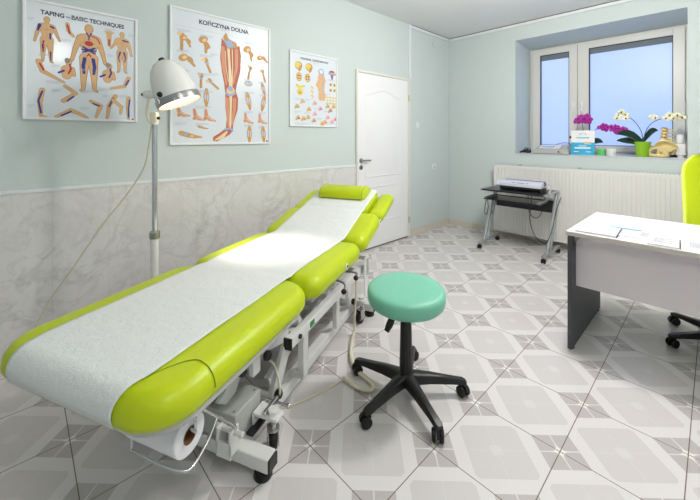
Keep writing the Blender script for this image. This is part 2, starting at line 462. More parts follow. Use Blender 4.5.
MB().box((.497, -.003, .013), (.93, .004, .02)).build('door_gap', M['gap'], dr, smooth=False)
h = MB()
h.cyl((.081, -.014, 1.055), (.081, -.024, 1.055), .027).cyl((.081, -.024, 1.055), (.081, -.06, 1.055), .010)
h.tube([(.081, -.058, 1.055), (.11, -.062, 1.056), (.20, -.060, 1.053)], .009)
h.build('door_handle', M['steel'], dr)
k = MB().cyl((.081, -.014, .975), (.081, -.024, .975), .027)
ko = k.build('keyhole_rose', M['steel'], dr)
MB().box((.081, -.026, .973), (.006, .004, .024)).build('keyhole', M['black'], ko, smooth=False)
for z in (1.835, .24):
    MB().cyl((.966, -.035, z-.04), (.966, -.035, z+.04), .009).build('hinge', M['brass'], dr)

# small wall fittings
def wallfit(name, y, z, w, hh, label, cat, kind):
    o = thing(name, label, cat, (0, y, z), PI/2)
    if kind == 'switch':
        MB().box((0, -.006, 0), (w, .012, hh), b=.003).build('switch_plate', M['switch'], o)
        MB().box((.0, -.016, 0), (w*.62, .01, hh*.62), b=.002).build('rocker', M['switch'], o)
    elif kind == 'socket':
        MB().box((0, -.006, 0), (w, .012, hh), b=.003).build('socket_plate', M['switch'], o)
        g = MB().lathe([(.024, 0), (.024, .006), (.02, .006), (.02, .001), (.0, .001)], 24, T=TR(0, -.0125, 0) @ RX(PI/2))
        g.build('socket_well', M['sockhole'], o)
    return o
wallfit('light_switch', -.83, 1.49, .075, .07, 'white light switch beside the door', 'light switch', 'switch')
wallfit('wall_socket', -.425, .895, .085, .085, 'white power socket low on wall between door and corner', 'socket', 'socket')
o = thing('round_wall_cap', 'small round white cap high on wall near the corner', 'wall cap', (0, -.412, 2.675), PI/2)
MB().lathe([(.052, 0), (.052, .008), (.045, .014), (0, .014)], 32, T=RX(PI/2)).build('cap_disc', M['wall'], o)

# ------------------------------------------------------------------ window (deep recess)
w = bpy.data.objects.new('window_1', None); COL.objects.link(w); struct(w, 'white two-sash window with frosted glass'); w.location = (WX0, WD, WZ0)
WW = WX1-WX0; WH = WZ1-WZ0; FZ = 1.385     # frame top height inside the recess
f = MB()
f.box((.022, .03, WH/2-.01), (.044, .07, WH-.02)); f.box((WW-.022, .03, WH/2-.01), (.044, .07, WH-.02))
f.box((WW/2, .03, WH-.06), (WW-.088, .07, .08)); f.box((WW/2, .03, .02), (WW-.088, .07, .04)); f.box((.590, .03, WH/2-.03), (.09, .06, WH-.14))
f.build('window_frame', M['frame'], w, smooth=False, bevel=.004)
def sash(xa, xb, za, zb, gl):
    ga, gb, gza, gzb = gl
    q = MB()
    q.box(((xa+ga)/2, -.015, (za+zb)/2), (ga-xa, .05, zb-za)); q.box(((xb+gb)/2, -.015, (za+zb)/2), (xb-gb, .05, zb-za))
    q.box(((ga+gb)/2, -.015, (za+gza)/2), (gb-ga, .05, gza-za)); q.box(((ga+gb)/2, -.015, (zb+gzb)/2), (gb-ga, .05, zb-gzb))
    s_ = q.build('sash', M['frame'], w, smooth=False, bevel=.005)
    g = MB(); t = .007
    for c_, d_ in ((((ga+t/2), -.012, (gza+gzb)/2), (t, .04, gzb-gza)), (((gb-t/2), -.012, (gza+gzb)/2), (t, .04, gzb-gza)),
                   (((ga+gb)/2, -.012, gza+t/2), (gb-ga-2*t, .04, t)), (((ga+gb)/2, -.012, gzb-t/2), (gb-ga-2*t, .04, t))): g.box(c_, d_)
    g.build('gasket', M['gasket'], s_, smooth=False)
    MB().box(((ga+gb)/2, .004, (gza+gzb)/2), (gb-ga-2*t, .008, gzb-gza-2*t)).build('pane', M['glass'], s_, smooth=False)
    MB().box(((ga+gb)/2, -.010, gzb-.007-.034), (gb-ga-2*t-.002, .006, .068)).build('blind_strip', M['blind'], s_, smooth=False)
    return s_
s1 = sash(.038, .588, .034, 1.425, (.141, .495, .108, 1.355))
s2 = sash(.592, WW-.038, .034, 1.425, (.715, 1.505, .108, 1.355))
for x in (.545, .642):
    hd = MB().box((x, -.046, .64), (.028, .012, .07), b=.004).box((x, -.062, .655), (.014, .022, .014)).box((x, -.075, .61), (.018, .012, .13), b=.005)
    hd.build('window_handle', M['white'], s1 if x < .6 else s2)
MB().box((WW/2, -.272, -.001), (WW-.004, .548, .012)).build('window_sill', M['sill'], w, smooth=False, bevel=.002)

# ------------------------------------------------------------------ radiator
r = thing('panel_radiator', 'long white ribbed panel radiator under the window', 'radiator', (.768, -.16, 0))
RL = 2.4; z0, z1 = .075, .955
p = .0374; g = MB(); n = int(RL/p)
prof = [(0, 0), (.024, 0), (.026, .013), (.0354, .013)]
pts = []
for i in range(n):
    for a, b_ in prof: pts.append((i*p+a, b_))
pts.append((n*p, 0))
L = n*p
def rib_wall(za, zb, fl):
    vs = []; fs = []
    for x, y in pts: vs += [(x, y*fl, za), (x, y*fl, zb)]
    for i in range(len(pts)-1): fs.append((2*i, 2*i+2, 2*i+3, 2*i+1))
    g.add(vs, fs)
rib_wall(z0+.035, z1-.035, 1); rib_wall(z1-.035, z1-.012, 0); rib_wall(z0+.01, z0+.035, 0)
g.box((L/2, .012, (z0+z1)/2), (L, .008, z1-z0-.03))
g.build('front_panel', M['rad'], r, smooth=False)
MB().box((L/2, .112, (z0+z1)/2), (L, .012, z1-z0-.06)).build('rear_panel', M['rad'], r, smooth=False)
t = MB().box((L/2, .06, z1-.006), (L+.006, .125, .012), b=.003)
gr_ = t.build('top_grille', M['rad'], r)
sl = MB()
for i in range(int(L/.03)): sl.box((.03+i*.03, .06, z1+.0005), (.016, .08, .002))
sl.build('grille_slots', M['sockhole'], gr_, smooth=False)
for x in (.001, L-.001): MB().box((x, .06, (z0+z1)/2), (.006, .115, z1-z0-.02)).build('side_cover', M['rad'], r, smooth=False, bevel=.002)
for x in (.28, .95, 1.86, 2.2): MB().box((x, .135, z1-.004), (.03, .045, .03)).build('wall_bracket', M['steel'], r, smooth=False, bevel=.002)
MB().tube([(L-.2, .06, z0), (L-.2, .06, .04), (L-.2, .155, .04)], .010).build('pipe', M['rad'], r)

# ------------------------------------------------------------------ posters
class Print:
    """flat printed shapes stacked in tiny steps in front of a poster sheet (local x right, z up, -y towards the room)"""
    def __init__(s): s.g = MB(); s.k = 0
    def poly(s, pts, m):
        s.k += 1; y = -.0012 - s.k*.000004
        s.g.add([(x, y, z) for x, z in pts], [tuple(range(len(pts)))], M[m])
    def limb(s, a, b, ra, rb, m, n=7):
        ax, az = a; bx, bz = b; t = math.atan2(bz-az, bx-ax); pts = []
        for k in range(n+1):
            q = t+PI/2+PI*k/n; pts.append((ax+ra*math.cos(q), az+ra*math.sin(q)))
        for k in range(n+1):
            q = t-PI/2+PI*k/n; pts.append((bx+rb*math.cos(q), bz+rb*math.sin(q)))
        s.poly(pts, m)
    def chain(s, pts, rs, m):
        for i in range(len(pts)-1): s.limb(pts[i], pts[i+1], rs[i], rs[i+1], m)
    def oval(s, c, rx, rz, m, rot=0, n=20):
        s.poly([(c[0]+rx*math.cos(2*PI*k/n)*math.cos(rot)-rz*math.sin(2*PI*k/n)*math.sin(rot), c[1]+rx*math.cos(2*PI*k/n)*math.sin(rot)+rz*math.sin(2*PI*k/n)*math.cos(rot)) for k in range(n)], m)
    def lines(s, x, z, w, rows, m='ptext', h=.0022, step=.0058):
        for i in range(rows):
            ww = w*(1 if i < rows-1 else .6); s.poly([(x, z-i*step), (x+ww, z-i*step), (x+ww, z-i*step+h), (x, z-i*step+h)], m)
    def man(s, cx, z0, h, arms=((-1, .0), (1, .0)), m='skin', head=True, back=False):
        u = h/8
        P = lambda x, z: (cx+x*u*.9, z0+z*u)
        for off, mm in ((.06*u, 'skino'), (0, m)):
            for sd in (-1, 1):
                s.chain([P(.42*sd, 4.0), P(.55*sd, 2.1), P(.6*sd, .35)], [.50*u+off, .30*u+off, .15*u+off], mm)
                s.limb(P(.6*sd, .22), P(.86*sd, .08), .13*u+off, .1*u+off, mm)
            for sd, up in arms:
                el = P(1.42*sd+.1*sd*up, 5.0+up*.6); ha = P(1.75*sd+.5*sd*up, 3.7+up*1.9)
                s.chain([P(.92*sd, 6.35), el, ha], [.30*u+off, .21*u+off, .12*u+off], mm)
                s.limb(ha, (ha[0]+.05*u*sd, ha[1]-.22*u+.3*up*u), .16*u+off, .09*u+off, mm)
            s.poly([P(-1.1-off/u, 6.45), P(-.9, 6.72+off/u), P(-.3, 6.85+off/u), P(.3, 6.85+off/u), P(.9, 6.72+off/u), P(1.1+off/u, 6.45), P(.85+off/u, 5.3), P(.66+off/u, 4.7), P(.88+off/u, 3.9), P(0, 3.55-off/u), P(-.88-off/u, 3.9), P(-.66-off/u, 4.7), P(-.85-off/u, 5.3)], mm)
            s.limb(P(0, 6.8), P(0, 7.2), .25*u+off, .23*u+off, mm)
            s.oval(P(0, 7.5), .38*u+off, .5*u+off, mm)
        s.chain([P(-.02, 6.5), P(0, 5.5), P(0, 4.3)], [.015*u, .02*u, .015*u], 'skino')
        s.chain([P(-.7, 5.85), P(-.3, 5.7), P(0, 5.8), P(.3, 5.7), P(.7, 5.85)], [.02*u]*5, 'skino')
        return P, u
def poster(name, y0, y1, z0, z1, title, tw, label, ts):
    o = thing(name, label, 'poster', (0, y0, z0), PI/2, 'framed medical charts on the left wall')
    W, Hh = y1-y0, z1-z0; fw = .016
    f = MB()
    f.box((fw/2, -.010, Hh/2), (fw, .02, Hh)); f.box((W-fw/2, -.010, Hh/2), (fw, .02, Hh)); f.box((W/2, -.010, fw/2), (W-2*fw, .02, fw)); f.box((W/2, -.010, Hh-fw/2), (W-2*fw, .02, fw))
    f.build('frame', M['pframe'], o, smooth=False, bevel=.003)
    sh = MB().box((W/2, -.006, Hh/2), (W-2*fw, .010, Hh-2*fw)).build('printed_sheet', M['psheet'], o, smooth=False)
    text_mesh('title_lettering', title, ts, M['ptitle'], sh, (W/2+.0, -.0116, Hh-fw-.03-ts), off=ts*.03, width=tw)
    return o, sh, W, Hh
def finish(pr, sh, name='printed_figures'):
    o = pr.g.build(name, None, sh, smooth=False); o.location = (0, -.0105, 0); return o

# poster 1: taping techniques
o, sh, W, Hh = poster('taping_chart', -4.762, -4.172, 1.427, 2.15, 'TAPING – BASIC TECHNIQUES', .43, 'framed chart of taped human figures, leftmost and nearest poster on the wall', .036)
pr = Print()
def R(px, pz): return (px/100*W, pz/100*Hh)      # percent of the poster
P, u = pr.man(W*.535, Hh*.265, Hh*.60, arms=((-1, .0), (1, .0)))
pr.oval(P(0, 5.75), .42*u, .3*u, 'taper')
for sx in (-1, 1):
    for k in (-1, 1): pr.limb(P(0, 4.95), P(.62*sx, 4.95+.32*k), .12*u, .1*u, 'tapeb')
    pr.limb(P(0, 4.95), P(.75*sx, 4.95), .12*u, .08*u, 'tapeb')
    pr.chain([P(.38*sx, 3.95), P(.52*sx, 3.0), P(.45*sx, 2.1)], [.12*u, .10*u, .07*u], 'tapeb')
    pr.chain([P(.55*sx, 3.95), P(.72*sx, 3.0), P(.6*sx, 2.1)], [.10*u, .08*u, .06*u], 'tapeb')
    pr.limb(P(.0, 4.5), P(.2*sx, 4.2), .08*u, .06*u, 'taper')
pr.chain([P(-.25, 7.0), P(0, 6.55), P(.25, 7.0)], [.07*u]*3, 'tapeb'); pr.limb(P(0, 6.6), P(0, 6.2), .07*u, .06*u, 'tapeb')
pr.chain([P(.1, 6.75), P(.9, 6.5), P(1.2, 5.9)], [.06*u]*3, 'taper')
P, u = pr.man(W*.185, Hh*.485, Hh*.385, arms=((-1, .0), (1, .25)))
pr.limb(P(-1.05, 6.4), P(-1.3, 5.4), .25*u, .12*u, 'tapeb'); pr.limb(P(.6, 6.4), P(1.0, 6.2), .15*u, .15*u, 'tapeb')
pr.limb(P(.5, 5.1), P(.5, 4.2), .14*u, .12*u, 'tapeb'); pr.limb(P(.55, 1.9), P(.58, .4), .12*u, .07*u, 'tapeb')
pr.chain([P(-.45, 3.7), P(-.65, 2.8), P(-.5, 1.9)], [.10*u]*3, 'tapeb'); pr.chain([P(-.6, 3.6), P(-.4, 2.8), P(-.6, 1.9)], [.06*u]*3, 'taper')
P, u = pr.man(W*.845, Hh*.465, Hh*.385, arms=((-1, .5), (1, .0)))
pr.limb(P(.2, 6.4), P(1.1, 6.25), .16*u, .12*u, 'tapeb')
for sx in (-1, 1): pr.chain([P(.35*sx, 4.0), P(.65*sx, 3.0), P(.5*sx, 2.1)], [.15*u, .10*u, .07*u], 'tapeb')
def arm(pts, rs, strip, m2='tapeb'):
    pr.chain([R(*p) for p in pts], [r_*W/142+.0015 for r_ in rs], 'skino'); pr.chain([R(*p) for p in pts], [r_*W/142 for r_ in rs], 'skin')
    if strip: pr.chain([R(*p) for p in strip], [.8*W/100]*len(strip), m2)
arm([(35, 84), (36, 78), (40, 74)], [2.2, 2, 1.6], [(35, 83), (37, 76)], 'taper')
arm([(72, 80), (72, 71)], [3.0, 1.8], [(72, 76), (72, 71)], 'taper')
for k in range(5): pr.limb(R(72, 80), R(68+2*k, 84.5-abs(k-2)*.6), .007, .004, 'skin')
arm([(12, 49), (15, 41), (32, 33)], [3, 2.6, 1.4], [(13, 47), (16, 42)], 'taper')
arm([(91, 42), (87, 34), (74, 31)], [2.8, 2.4, 1.6], [(91, 40), (88, 35)])
for cx in (36, 72):
    for off, mm in ((.002, 'skino'), (0, 'skin')):
        pr.limb(R(cx-1.5, 44), R(cx-1.5, 39), .028+off, .022+off, mm); pr.limb(R(cx+3, 45), R(cx+4.5, 40), .013+off, .009+off, mm)
        pr.limb(R(cx-.5, 46), R(cx, 50), .009+off, .009+off, mm); pr.oval(R(cx, 51), .015+off, .020+off, mm)
    pr.oval(R(cx-1, 52.2), .014, .016, 'hair')
    pr.chain([R(cx+1, 49), R(cx+2, 45), R(cx, 41)], [.005]*3, 'taper' if cx < 50 else 'tapeb')
    pr.limb(R(cx-8, 41), R(cx-4, 43), .006, .006, 'tapeb')
arm([(15, 25), (13, 15), (14, 3)], [3, 2.6, 1.6], [(15, 24), (12, 16), (14, 6)]); pr.limb(R(14, 3.2), R(18, 2.5), .009, .007, 'skin')
arm([(33, 30), (42, 24), (32, 17)], [2, 2.4, 3], [(35, 17), (40, 21)])
arm([(26, 3), (38, 9), (48, 5), (52, 3)], [2, 2.8, 2, 1.2], [(30, 4), (38, 8)])
arm([(55, 18), (64, 14), (60, 4)], [2, 3, 1.7], [(57, 16), (63, 14)])
arm([(78, 24), (72, 15), (70, 3)], [3, 2.6, 1.7], [(76, 22), (72, 14)]); arm([(76, 20), (84, 14), (83, 8)], [2.6, 2.2, 1.5], None)
arm([(91, 23), (90, 14), (91, 3)], [2.6, 2.1, 1.3], [(92, 21), (91, 13), (91, 5)])
for x, z, ww in ((35, 90, 15), (68, 86, 10), (80, 69, 6), (45, 61, 8), (30, 70, 8), (70, 62, 7), (12, 55, 8), (22, 47, 7), (45, 46, 6), (82, 50, 9), (18, 33, 16), (46, 27, 10), (62, 30, 14), (22, 26, 8), (46, 12, 8), (66, 24, 5), (82, 25, 7), (4, 84, 5), (91, 84, 6), (4, 12, 6)):
    pr.lines(x/100*W, z/100*Hh, ww/100*W, 3, step=.0065)
pr.oval(R(95, 2.6), .006, .006, 'ptitle')
finish(pr, sh)

# poster 2: the lower limb
o, sh, W, Hh = poster('leg_anatomy_chart', -3.962, -3.115, 1.262, 2.312, 'KOŃCZYNA DOLNA', .42, 'framed anatomy chart of a muscled leg, largest poster, behind the lamp head', .046)
pr = Print()
pr.poly([R(4, 86.6), R(96, 86.6), R(96, 86.75), R(4, 86.75)], 'ptext')
# big leg
leg = [(47, 84), (52, 79), (59, 78), (65, 80), (66.5, 72), (66, 60), (62, 48), (61, 43), (63.5, 37), (63, 28), (58.5, 17), (58, 11), (55, 8), (49, 5), (42, 2.5), (38.5, 3), (39, 6), (45, 9), (51, 13), (52, 20), (50.5, 30), (50.5, 40), (49.5, 48), (47, 58), (45.5, 68), (46.5, 78)]
pr.poly([R(x+(x-54)*.03, z) for x, z in leg], 'skino'); pr.poly([R(*p) for p in leg], 'muscle')
for a in ([(48, 76), (48.5, 62), (51.5, 48)], [(62, 76), (62, 62), (58.5, 49)], [(52, 36), (53, 26), (54, 15)], [(60, 36), (59.5, 27), (57, 16)]):
    pr.chain([R(*p) for p in a], [.016, .014, .008], 'muscle2')
pr.chain([R(53, 83), R(54.5, 66), R(56, 48), R(56, 30), R(55.5, 13)], [.012, .010, .016, .009, .007], 'tendon')
pr.chain([R(57.5, 76), R(58, 62), R(57.5, 50)], [.004]*3, 'tendon'); pr.chain([R(50.5, 74), R(51, 62), R(53.5, 50)], [.003]*3, 'tendon')
pr.oval(R(56, 43), .036, .034, 'pbonel'); pr.oval(R(55.5, 44.5), .022, .022, 'jointb'); pr.chain([R(51, 41), R(55, 39), R(60, 41)], [.009]*3, 'jointb')
pr.poly([R(48, 84.5), R(53, 76), R(63, 78), R(62, 82), R(54, 84), R(51, 89)], 'pbone'); pr.poly([R(49, 82), R(53, 77), R(60, 79), R(56, 83)], 'jointb')
for k in range(5): pr.limb(R(52, 10), R(40.5+k*1.9, 3.6+k*.3), .007, .005, 'tendon')
pr.chain([R(50, 12), R(55, 13), R(58, 11)], [.008]*3, 'jointb')
def joint(cx, cz, s_, kind, rot=0):
    s_ *= 1.18 if kind not in ('flat', 'disc') else 1.0
    c_, sn = math.cos(rot), math.sin(rot)
    def Q(x, z):
        X, Z = x*c_-z*sn, x*sn+z*c_; q = R(cx, cz); return (q[0]+X*s_, q[1]+Z*s_)
    if kind == 'long':
        pr.chain([Q(0, -1.4), Q(0, 0), Q(.1, .9)], [.26*s_, .24*s_, .42*s_], 'pbone'); pr.oval(Q(-.35, 1.1), .36*s_, .32*s_, 'pbonel'); pr.oval(Q(.1, .3), .3*s_, .2*s_, 'jointb')
    elif kind == 'knee':
        pr.chain([Q(0, 1.5), Q(0, .5)], [.28*s_, .55*s_], 'pbone'); pr.chain([Q(0, -.4), Q(0, -1.6)], [.52*s_, .24*s_], 'pbone')
        pr.oval(Q(0, .1), .62*s_, .42*s_, 'jointb'); pr.limb(Q(-.2, .7), Q(-.2, -.5), .10*s_, .10*s_, 'pbonel'); pr.limb(Q(.3, .6), Q(.25, -.7), .07*s_, .07*s_, 'tendon')
    elif kind == 'pelvis':
        pr.oval(Q(-.4, .5), .75*s_, .55*s_, 'pbone', .5); pr.oval(Q(.3, -.2), .6*s_, .42*s_, 'pbone', -.7); pr.chain([Q(.2, 0), Q(.35, -1.3)], [.34*s_, .2*s_], 'pbone'); pr.oval(Q(-.2, .45), .38*s_, .25*s_, 'pbonel', .5)
    elif kind == 'foot':
        pr.chain([Q(-.5, 1.1), Q(-.4, 0), Q(.2, -.6), Q(1.3, -.9)], [.26*s_, .36*s_, .34*s_, .14*s_], 'muscle2'); pr.oval(Q(-.6, -.5), .34*s_, .3*s_, 'muscle2'); pr.chain([Q(-.3, 0), Q(.3, -.5), Q(1, -.8)], [.07*s_]*3, 'tendon')
    elif kind == 'flat':
        pr.chain([Q(-1.6, .4), Q(-.6, .1), Q(.6, -.2), Q(1.8, -.3)], [.42*s_, .42*s_, .3*s_, .14*s_], 'pbone'); pr.oval(Q(-.9, .2), .35*s_, .3*s_, 'jointb'); pr.oval(Q(.2, -.1), .3*s_, .18*s_, 'pbonel')
    elif kind == 'disc':
        pr.oval(Q(0, .1), 1.0*s_, .62*s_, 'jointb'); pr.oval(Q(-.35, .05), .4*s_, .3*s_, 'pbonel'); pr.oval(Q(.4, .05), .38*s_, .28*s_, 'pbonel')
for a in ((10, 76, .040, 'long', 0), (14, 77, .034, 'pelvis', .3), (31, 77, .044, 'pelvis', -.2), (15, 63, .042, 'pelvis', .6), (33, 61, .036, 'long', .4), (27, 49, .034, 'long', 0), (38, 47, .034, 'long', .9),
          (32, 36, .036, 'knee', 0), (11, 48, .03, 'foot', 0), (9, 36, .036, 'knee', 0), (10, 24, .034, 'foot', .2), (24, 22, .036, 'foot', .1), (34, 22, .036, 'foot', 0), (29, 13, .022, 'flat', 0), (18, 7, .045, 'flat', 0),
          (76, 76, .044, 'pelvis', 0), (91, 73, .036, 'pelvis', .8), (76, 60, .036, 'long', -.2), (92, 59, .034, 'long', .3), (75, 50, .040, 'disc', 0), (92, 47, .030, 'knee', .3), (75, 36, .038, 'knee', .2), (92, 35, .036, 'knee', -.2),
          (74, 21, .034, 'foot', 0), (90, 21, .034, 'foot', 0), (76, 8.5, .036, 'knee', 0), (92, 8.5, .036, 'knee', .1)): joint(*a)
for x, z, ww in ((6, 84, 12), (26, 83, 12), (46, 91, 8), (70, 84, 20), (6, 69, 10), (26, 68, 12), (70, 66, 10), (86, 66, 8), (6, 55, 10), (24, 54, 14), (70, 54, 8), (86, 53, 10), (24, 41, 14), (70, 43, 12), (88, 42, 8), (5, 31, 10), (22, 29, 14), (70, 27, 10), (86, 27, 9), (4, 16, 10), (22, 16, 12), (70, 16, 10), (86, 15, 9), (36, 70, 6), (66, 70, 5), (38, 55, 6), (65, 58, 4)):
    pr.lines(x/100*W, z/100*Hh, ww/100*W, 3, step=.008, h=.003)
pr.oval(R(96, 2.4), .008, .008, 'ptitle')
finish(pr, sh)

# poster 3: cranial chart
o, sh, W, Hh = poster('cranial_chart', -2.902, -2.296, 1.428, 2.165, 'CRANIAL OSTEOPATHY', .36, 'small framed chart of skulls and a side view torso, poster nearest the door', .028)
pr = Print()
for cx in (17, 38):
    q = R(cx, 81); pr.oval(q, .045, .040, 'pbone'); pr.oval((q[0]-.008, q[1]+.004), .036, .030, 'pyel'); pr.limb((q[0]+.02, q[1]-.03), (q[0]+.008, q[1]-.045), .015, .012, 'pbone'); pr.oval((q[0]+.016, q[1]-.01), .009, .009, 'skino')
for cx in (18, 35):
    q = R(cx, 66); pr.oval(q, .034, .044, 'pbone'); pr.oval(q, .027, .036, 'pyel')
    for dx, dz in ((-.011, .012), (.011, .012), (-.011, -.014), (.011, -.014)): pr.oval((q[0]+dx, q[1]+dz), .009, .010, 'taper' if dz > 0 else 'ppurp')
pr.chain([R(13, 55), R(20, 52), R(28, 55)], [.011, .014, .011], 'pyel'); pr.oval(R(20, 46), .036, .034, 'pyel'); pr.oval(R(20, 45), .018, .014, 'pbone')
for z in (54, 48, 42): pr.chain([R(42, z+1), R(46, z), R(45, z-3)], [.008, .010, .005], 'pbonel')
# torso side view
tor = [(57, 78), (59, 73), (57, 69), (57.5, 65), (54, 61), (53, 57), (57, 54), (59, 48), (58, 42), (60, 37), (71, 37), (73, 44), (70, 52), (71, 60), (73, 66), (70, 71), (69, 77), (63, 81)]
pr.poly([R(x+(x-64)*.06, z) for x, z in tor], 'muscle2'); pr.poly([R(*p) for p in tor], 'skin'); pr.oval(R(64, 77.5), .035, .032, 'jointb'); pr.oval(R(64, 77.5), .025, .022, 'psheet')
pr.chain([R(66, 73), R(68, 64), R(67, 54), R(69, 42)], [.005]*4, 'jointb')
q = R(88, 77)
for k, mm in enumerate(('pgreen', 'pyel', 'ppurp', 'taper', 'pgreen', 'jointb')):
    a = PI*k/5; pr.oval((q[0]+.036*math.cos(a), q[1]+.02*math.sin(a)), .017, .015, mm)
pr.limb((q[0], q[1]-.01), (q[0], q[1]-.06), .022, .008, 'ppurp'); pr.oval(q, .016, .012, 'ppink')
for cx in (85, 94):
    for z in (61, 53): pr.oval(R(cx, z), .022, .018, 'pyel'); pr.oval(R(cx-1, z), .009, .012, 'ppurp')
for i in range(4):
    for j in range(3): pr.chain([R(75+i*6.5, 43-j*4.3), R(77.5+i*6.5, 42-j*4.3), R(79+i*6.5, 43.5-j*4.3)], [.006, .008, .004], 'pyel')
random.seed(3)
for cx, z in ((14, 27), (25, 34), (38, 24), (50, 33), (62, 26), (84, 24), (16, 12), (27, 11), (48, 9), (66, 5), (78, 30), (92, 30), (78, 14), (95, 12), (50, 18), (88, 8), (36, 13), (72, 7)):
    pr.chain([R(cx-3, z-2), R(cx, z+1), R(cx+3.5, z-1)], [.013, .017, .010], random.choice(['ppink', 'skin', 'muscle2', 'skin'])); pr.oval(R(cx+1, z-1), .010, .010, random.choice(['pyel', 'taper', 'jointb', 'ppurp', 'pgreen', 'pbone']))
for x, z, ww in ((10, 37, 16), (30, 37, 12), (8, 20, 14), (28, 19, 14), (48, 26, 10), (70, 23, 12), (74, 35, 20), (10, 4, 30), (54, 12, 12), (78, 68, 16), (46, 88, 12), (72, 47, 12)):
    pr.lines(x/100*W, z/100*Hh, ww/100*W, 3, step=.006)
finish(pr, sh)

# ------------------------------------------------------------------ treatment table
TH = math.radians(25)
sx_, sy_ = (math.cos(TH), math.sin(TH)), (-math.sin(TH), math.cos(TH))
bo = (-.66*sx_[0] + -3.7*sy_[0], -.66*sx_[1] + -3.7*sy_[1], 0)
bed = thing('treatment_table', 'lime green upholstered treatment table on white adjustable steel base', 'treatment table', bo, TH)
ZT = .612
INC = math.radians(15); piv = TR(0, .415, ZT) @ RX(INC)
cushions = []
def cush(name, w_, l_, t_, rc, rt, rb, T, dome=.003):
    o = MB().cushion(w_, l_, t_, rc, rt, rb, T=T, dome=dome).build(name, M['green'], bed, ang=80); cushions.append(o); return o
leg_c = cush('leg_cushion', .83, .886, .106, .145, .062, .036, TR(0, -1.168, ZT))
cush('seat_cushion', .83, .69, .115, .075, .06, .04, TR(0, -.278, ZT))
cush('back_cushion', .83, .445, .115, .075, .06, .04, piv @ TR(0, .004, 0))
cush('head_cushion', .56, .40, .09, .05, .03, .025, piv @ TR(0, .452, 0))
for x in (-.352, .352):
    cush('arm_rest', .130, .43, .085, .055, .04, .035, piv @ TR(x, .455, -.030))
# stitched seams on the foot corners
def seam(x_in, x_out, y, par):
    pts = []
    rt = .06; hw = .415
    sgn = 1 if x_out > 0 else -1
    for t in range(8):
        q = t/7; pts.append((sgn*(abs(x_in)+(hw-rt-abs(x_in))*q), y-.13*(1-q)**2.2, ZT+.0032))
    for k in range(1, 7):
        a = PI/2*k/6; pts.append((sgn*(hw-rt+(rt+.001)*math.sin(a)), y, ZT-rt+(rt+.0015)*math.cos(a)))
    pts.append((sgn*(hw+.001), y, ZT-.066))
    MB().tube(pts, .0016, 6, smooth=3).build('seam', M['seam'], par)
seam(.262, .415, -.965, leg_c)
for i, (x, y, z, T) in enumerate(((.4155, .12, ZT-.065, None), (.4155, .40, -.06, piv))):
    g = MB().lathe([(.019, 0), (.019, .003), (.015, .005), (0, .005)], 24, T=(T or Matrix()) @ TR(x, y, z) @ RY(PI/2)).build('round_badge', M['white'], bed)
    MB().lathe([(.008, 0), (.008, .002), (0, .002)], 16, T=(T or Matrix()) @ TR(x+.005, y, z) @ RY(PI/2)).build('badge_mark', M['anth'], g)
# boards under the cushions
MB().cushion(.79, .84, .024, .135, .004, .01, T=TR(0, -1.140, ZT-.105)).build('cushion_board', M['bedg'], bed)
MB().box((0, .07, ZT-.126), (.74, .60, .02)).build('cushion_board', M['bedg'], bed, smooth=False, bevel=.003)
MB().box((0, .24, -.126), (.70, .40, .02), T=piv).build('cushion_board', M['bedg'], bed, smooth=False, bevel=.003)
MB().box((0, .64, -.10), (.50, .30, .018), T=piv).build('cushion_board', M['bedg'], bed, smooth=False, bevel=.003)
# steel tubes directly below the boards
g = MB()
for x in (-.25, .25):
    g.box((x, -.62, ZT-.145), (.04, .80, .036)); g.box((x, .10, ZT-.155), (.04, .56, .036))
g.box((0, -.90, ZT-.145), (.46, .04, .034)); g.box((0, -.24, ZT-.150), (.46, .05, .034)); g.box((0, .34, ZT-.155), (.46, .04, .034))
g.build('top_frame', M['bedw'], bed, smooth=False, bevel=.004)
g = MB()
for x in (-.22, .22): g.box((x, .42, -.165), (.035, .70, .035), T=piv)
g.build('back_frame', M['bedw'], bed, smooth=False, bevel=.004)
# lower base frame
g = MB()
for x in (-.25, .25): g.box((x*1.04, -.015, .070), (.055, 1.26, .058))
g.build('base_rails', M['bedw'], bed, smooth=False, bevel=.005)
MB().box((0, -.675, .066), (.85, .06, .054)).build('base_crossbar', M['bedw'], bed, smooth=False, bevel=.005)
MB().box((0, .645, .066), (.85, .06, .054)).build('base_crossbar', M['bedw'], bed, smooth=False, bevel=.005)
for y in (-.675, .645):
    for x in (-.429, .429):
        MB().box((x, y, .066), (.01, .055, .049)).build('end_cap', M['black'], bed, smooth=False, bevel=.003)
        fx_ = .385*(1 if x > 0 else -1)
        MB().lathe([(.034, 0), (.037, .006), (.034, .026), (.018, .034), (.012, .040), (0, .040)], 24, T=TR(fx_, y, 0)).build('foot_pad', M['rubber'], bed)
# casters on short arms
def caster(x, y, rot):
    h = MB(); T = TR(x, y, 0) @ RZ(rot)
    h.cyl((0, 0, .10), (0, 0, .155), .012, T=T).cyl((0, 0, .098), (0, 0, .108), .026, T=T)
    for sx in (-1, 1): h.prism([(-.028, .03), (.028, .03), (.022, .1), (-.012, .1)], -.0015, .0015, T=T @ TR(sx*.021, .012, 0) @ Matrix(((0, 0, 1, 0), (1, 0, 0, 0), (0, 1, 0, 0), (0, 0, 0, 1))))
    h.box((0, .008, .099), (.046, .05, .004), T=T)
    c_ = h.build('caster', M['zinc'], bed, bevel=.0)
    wv = MB().lathe([(.012, -.015), (.036, -.015), (.041, -.008), (.041, .008), (.036, .015), (.012, .015)], 28, T=T @ TR(0, .02, .041) @ RY(PI/2))
    wv.build('caster_wheel', M['rubber'], c_)
    MB().cyl((-.024, .02, .041), (.024, .02, .041), .008, T=T).build('axle', M['zinc'], c_)
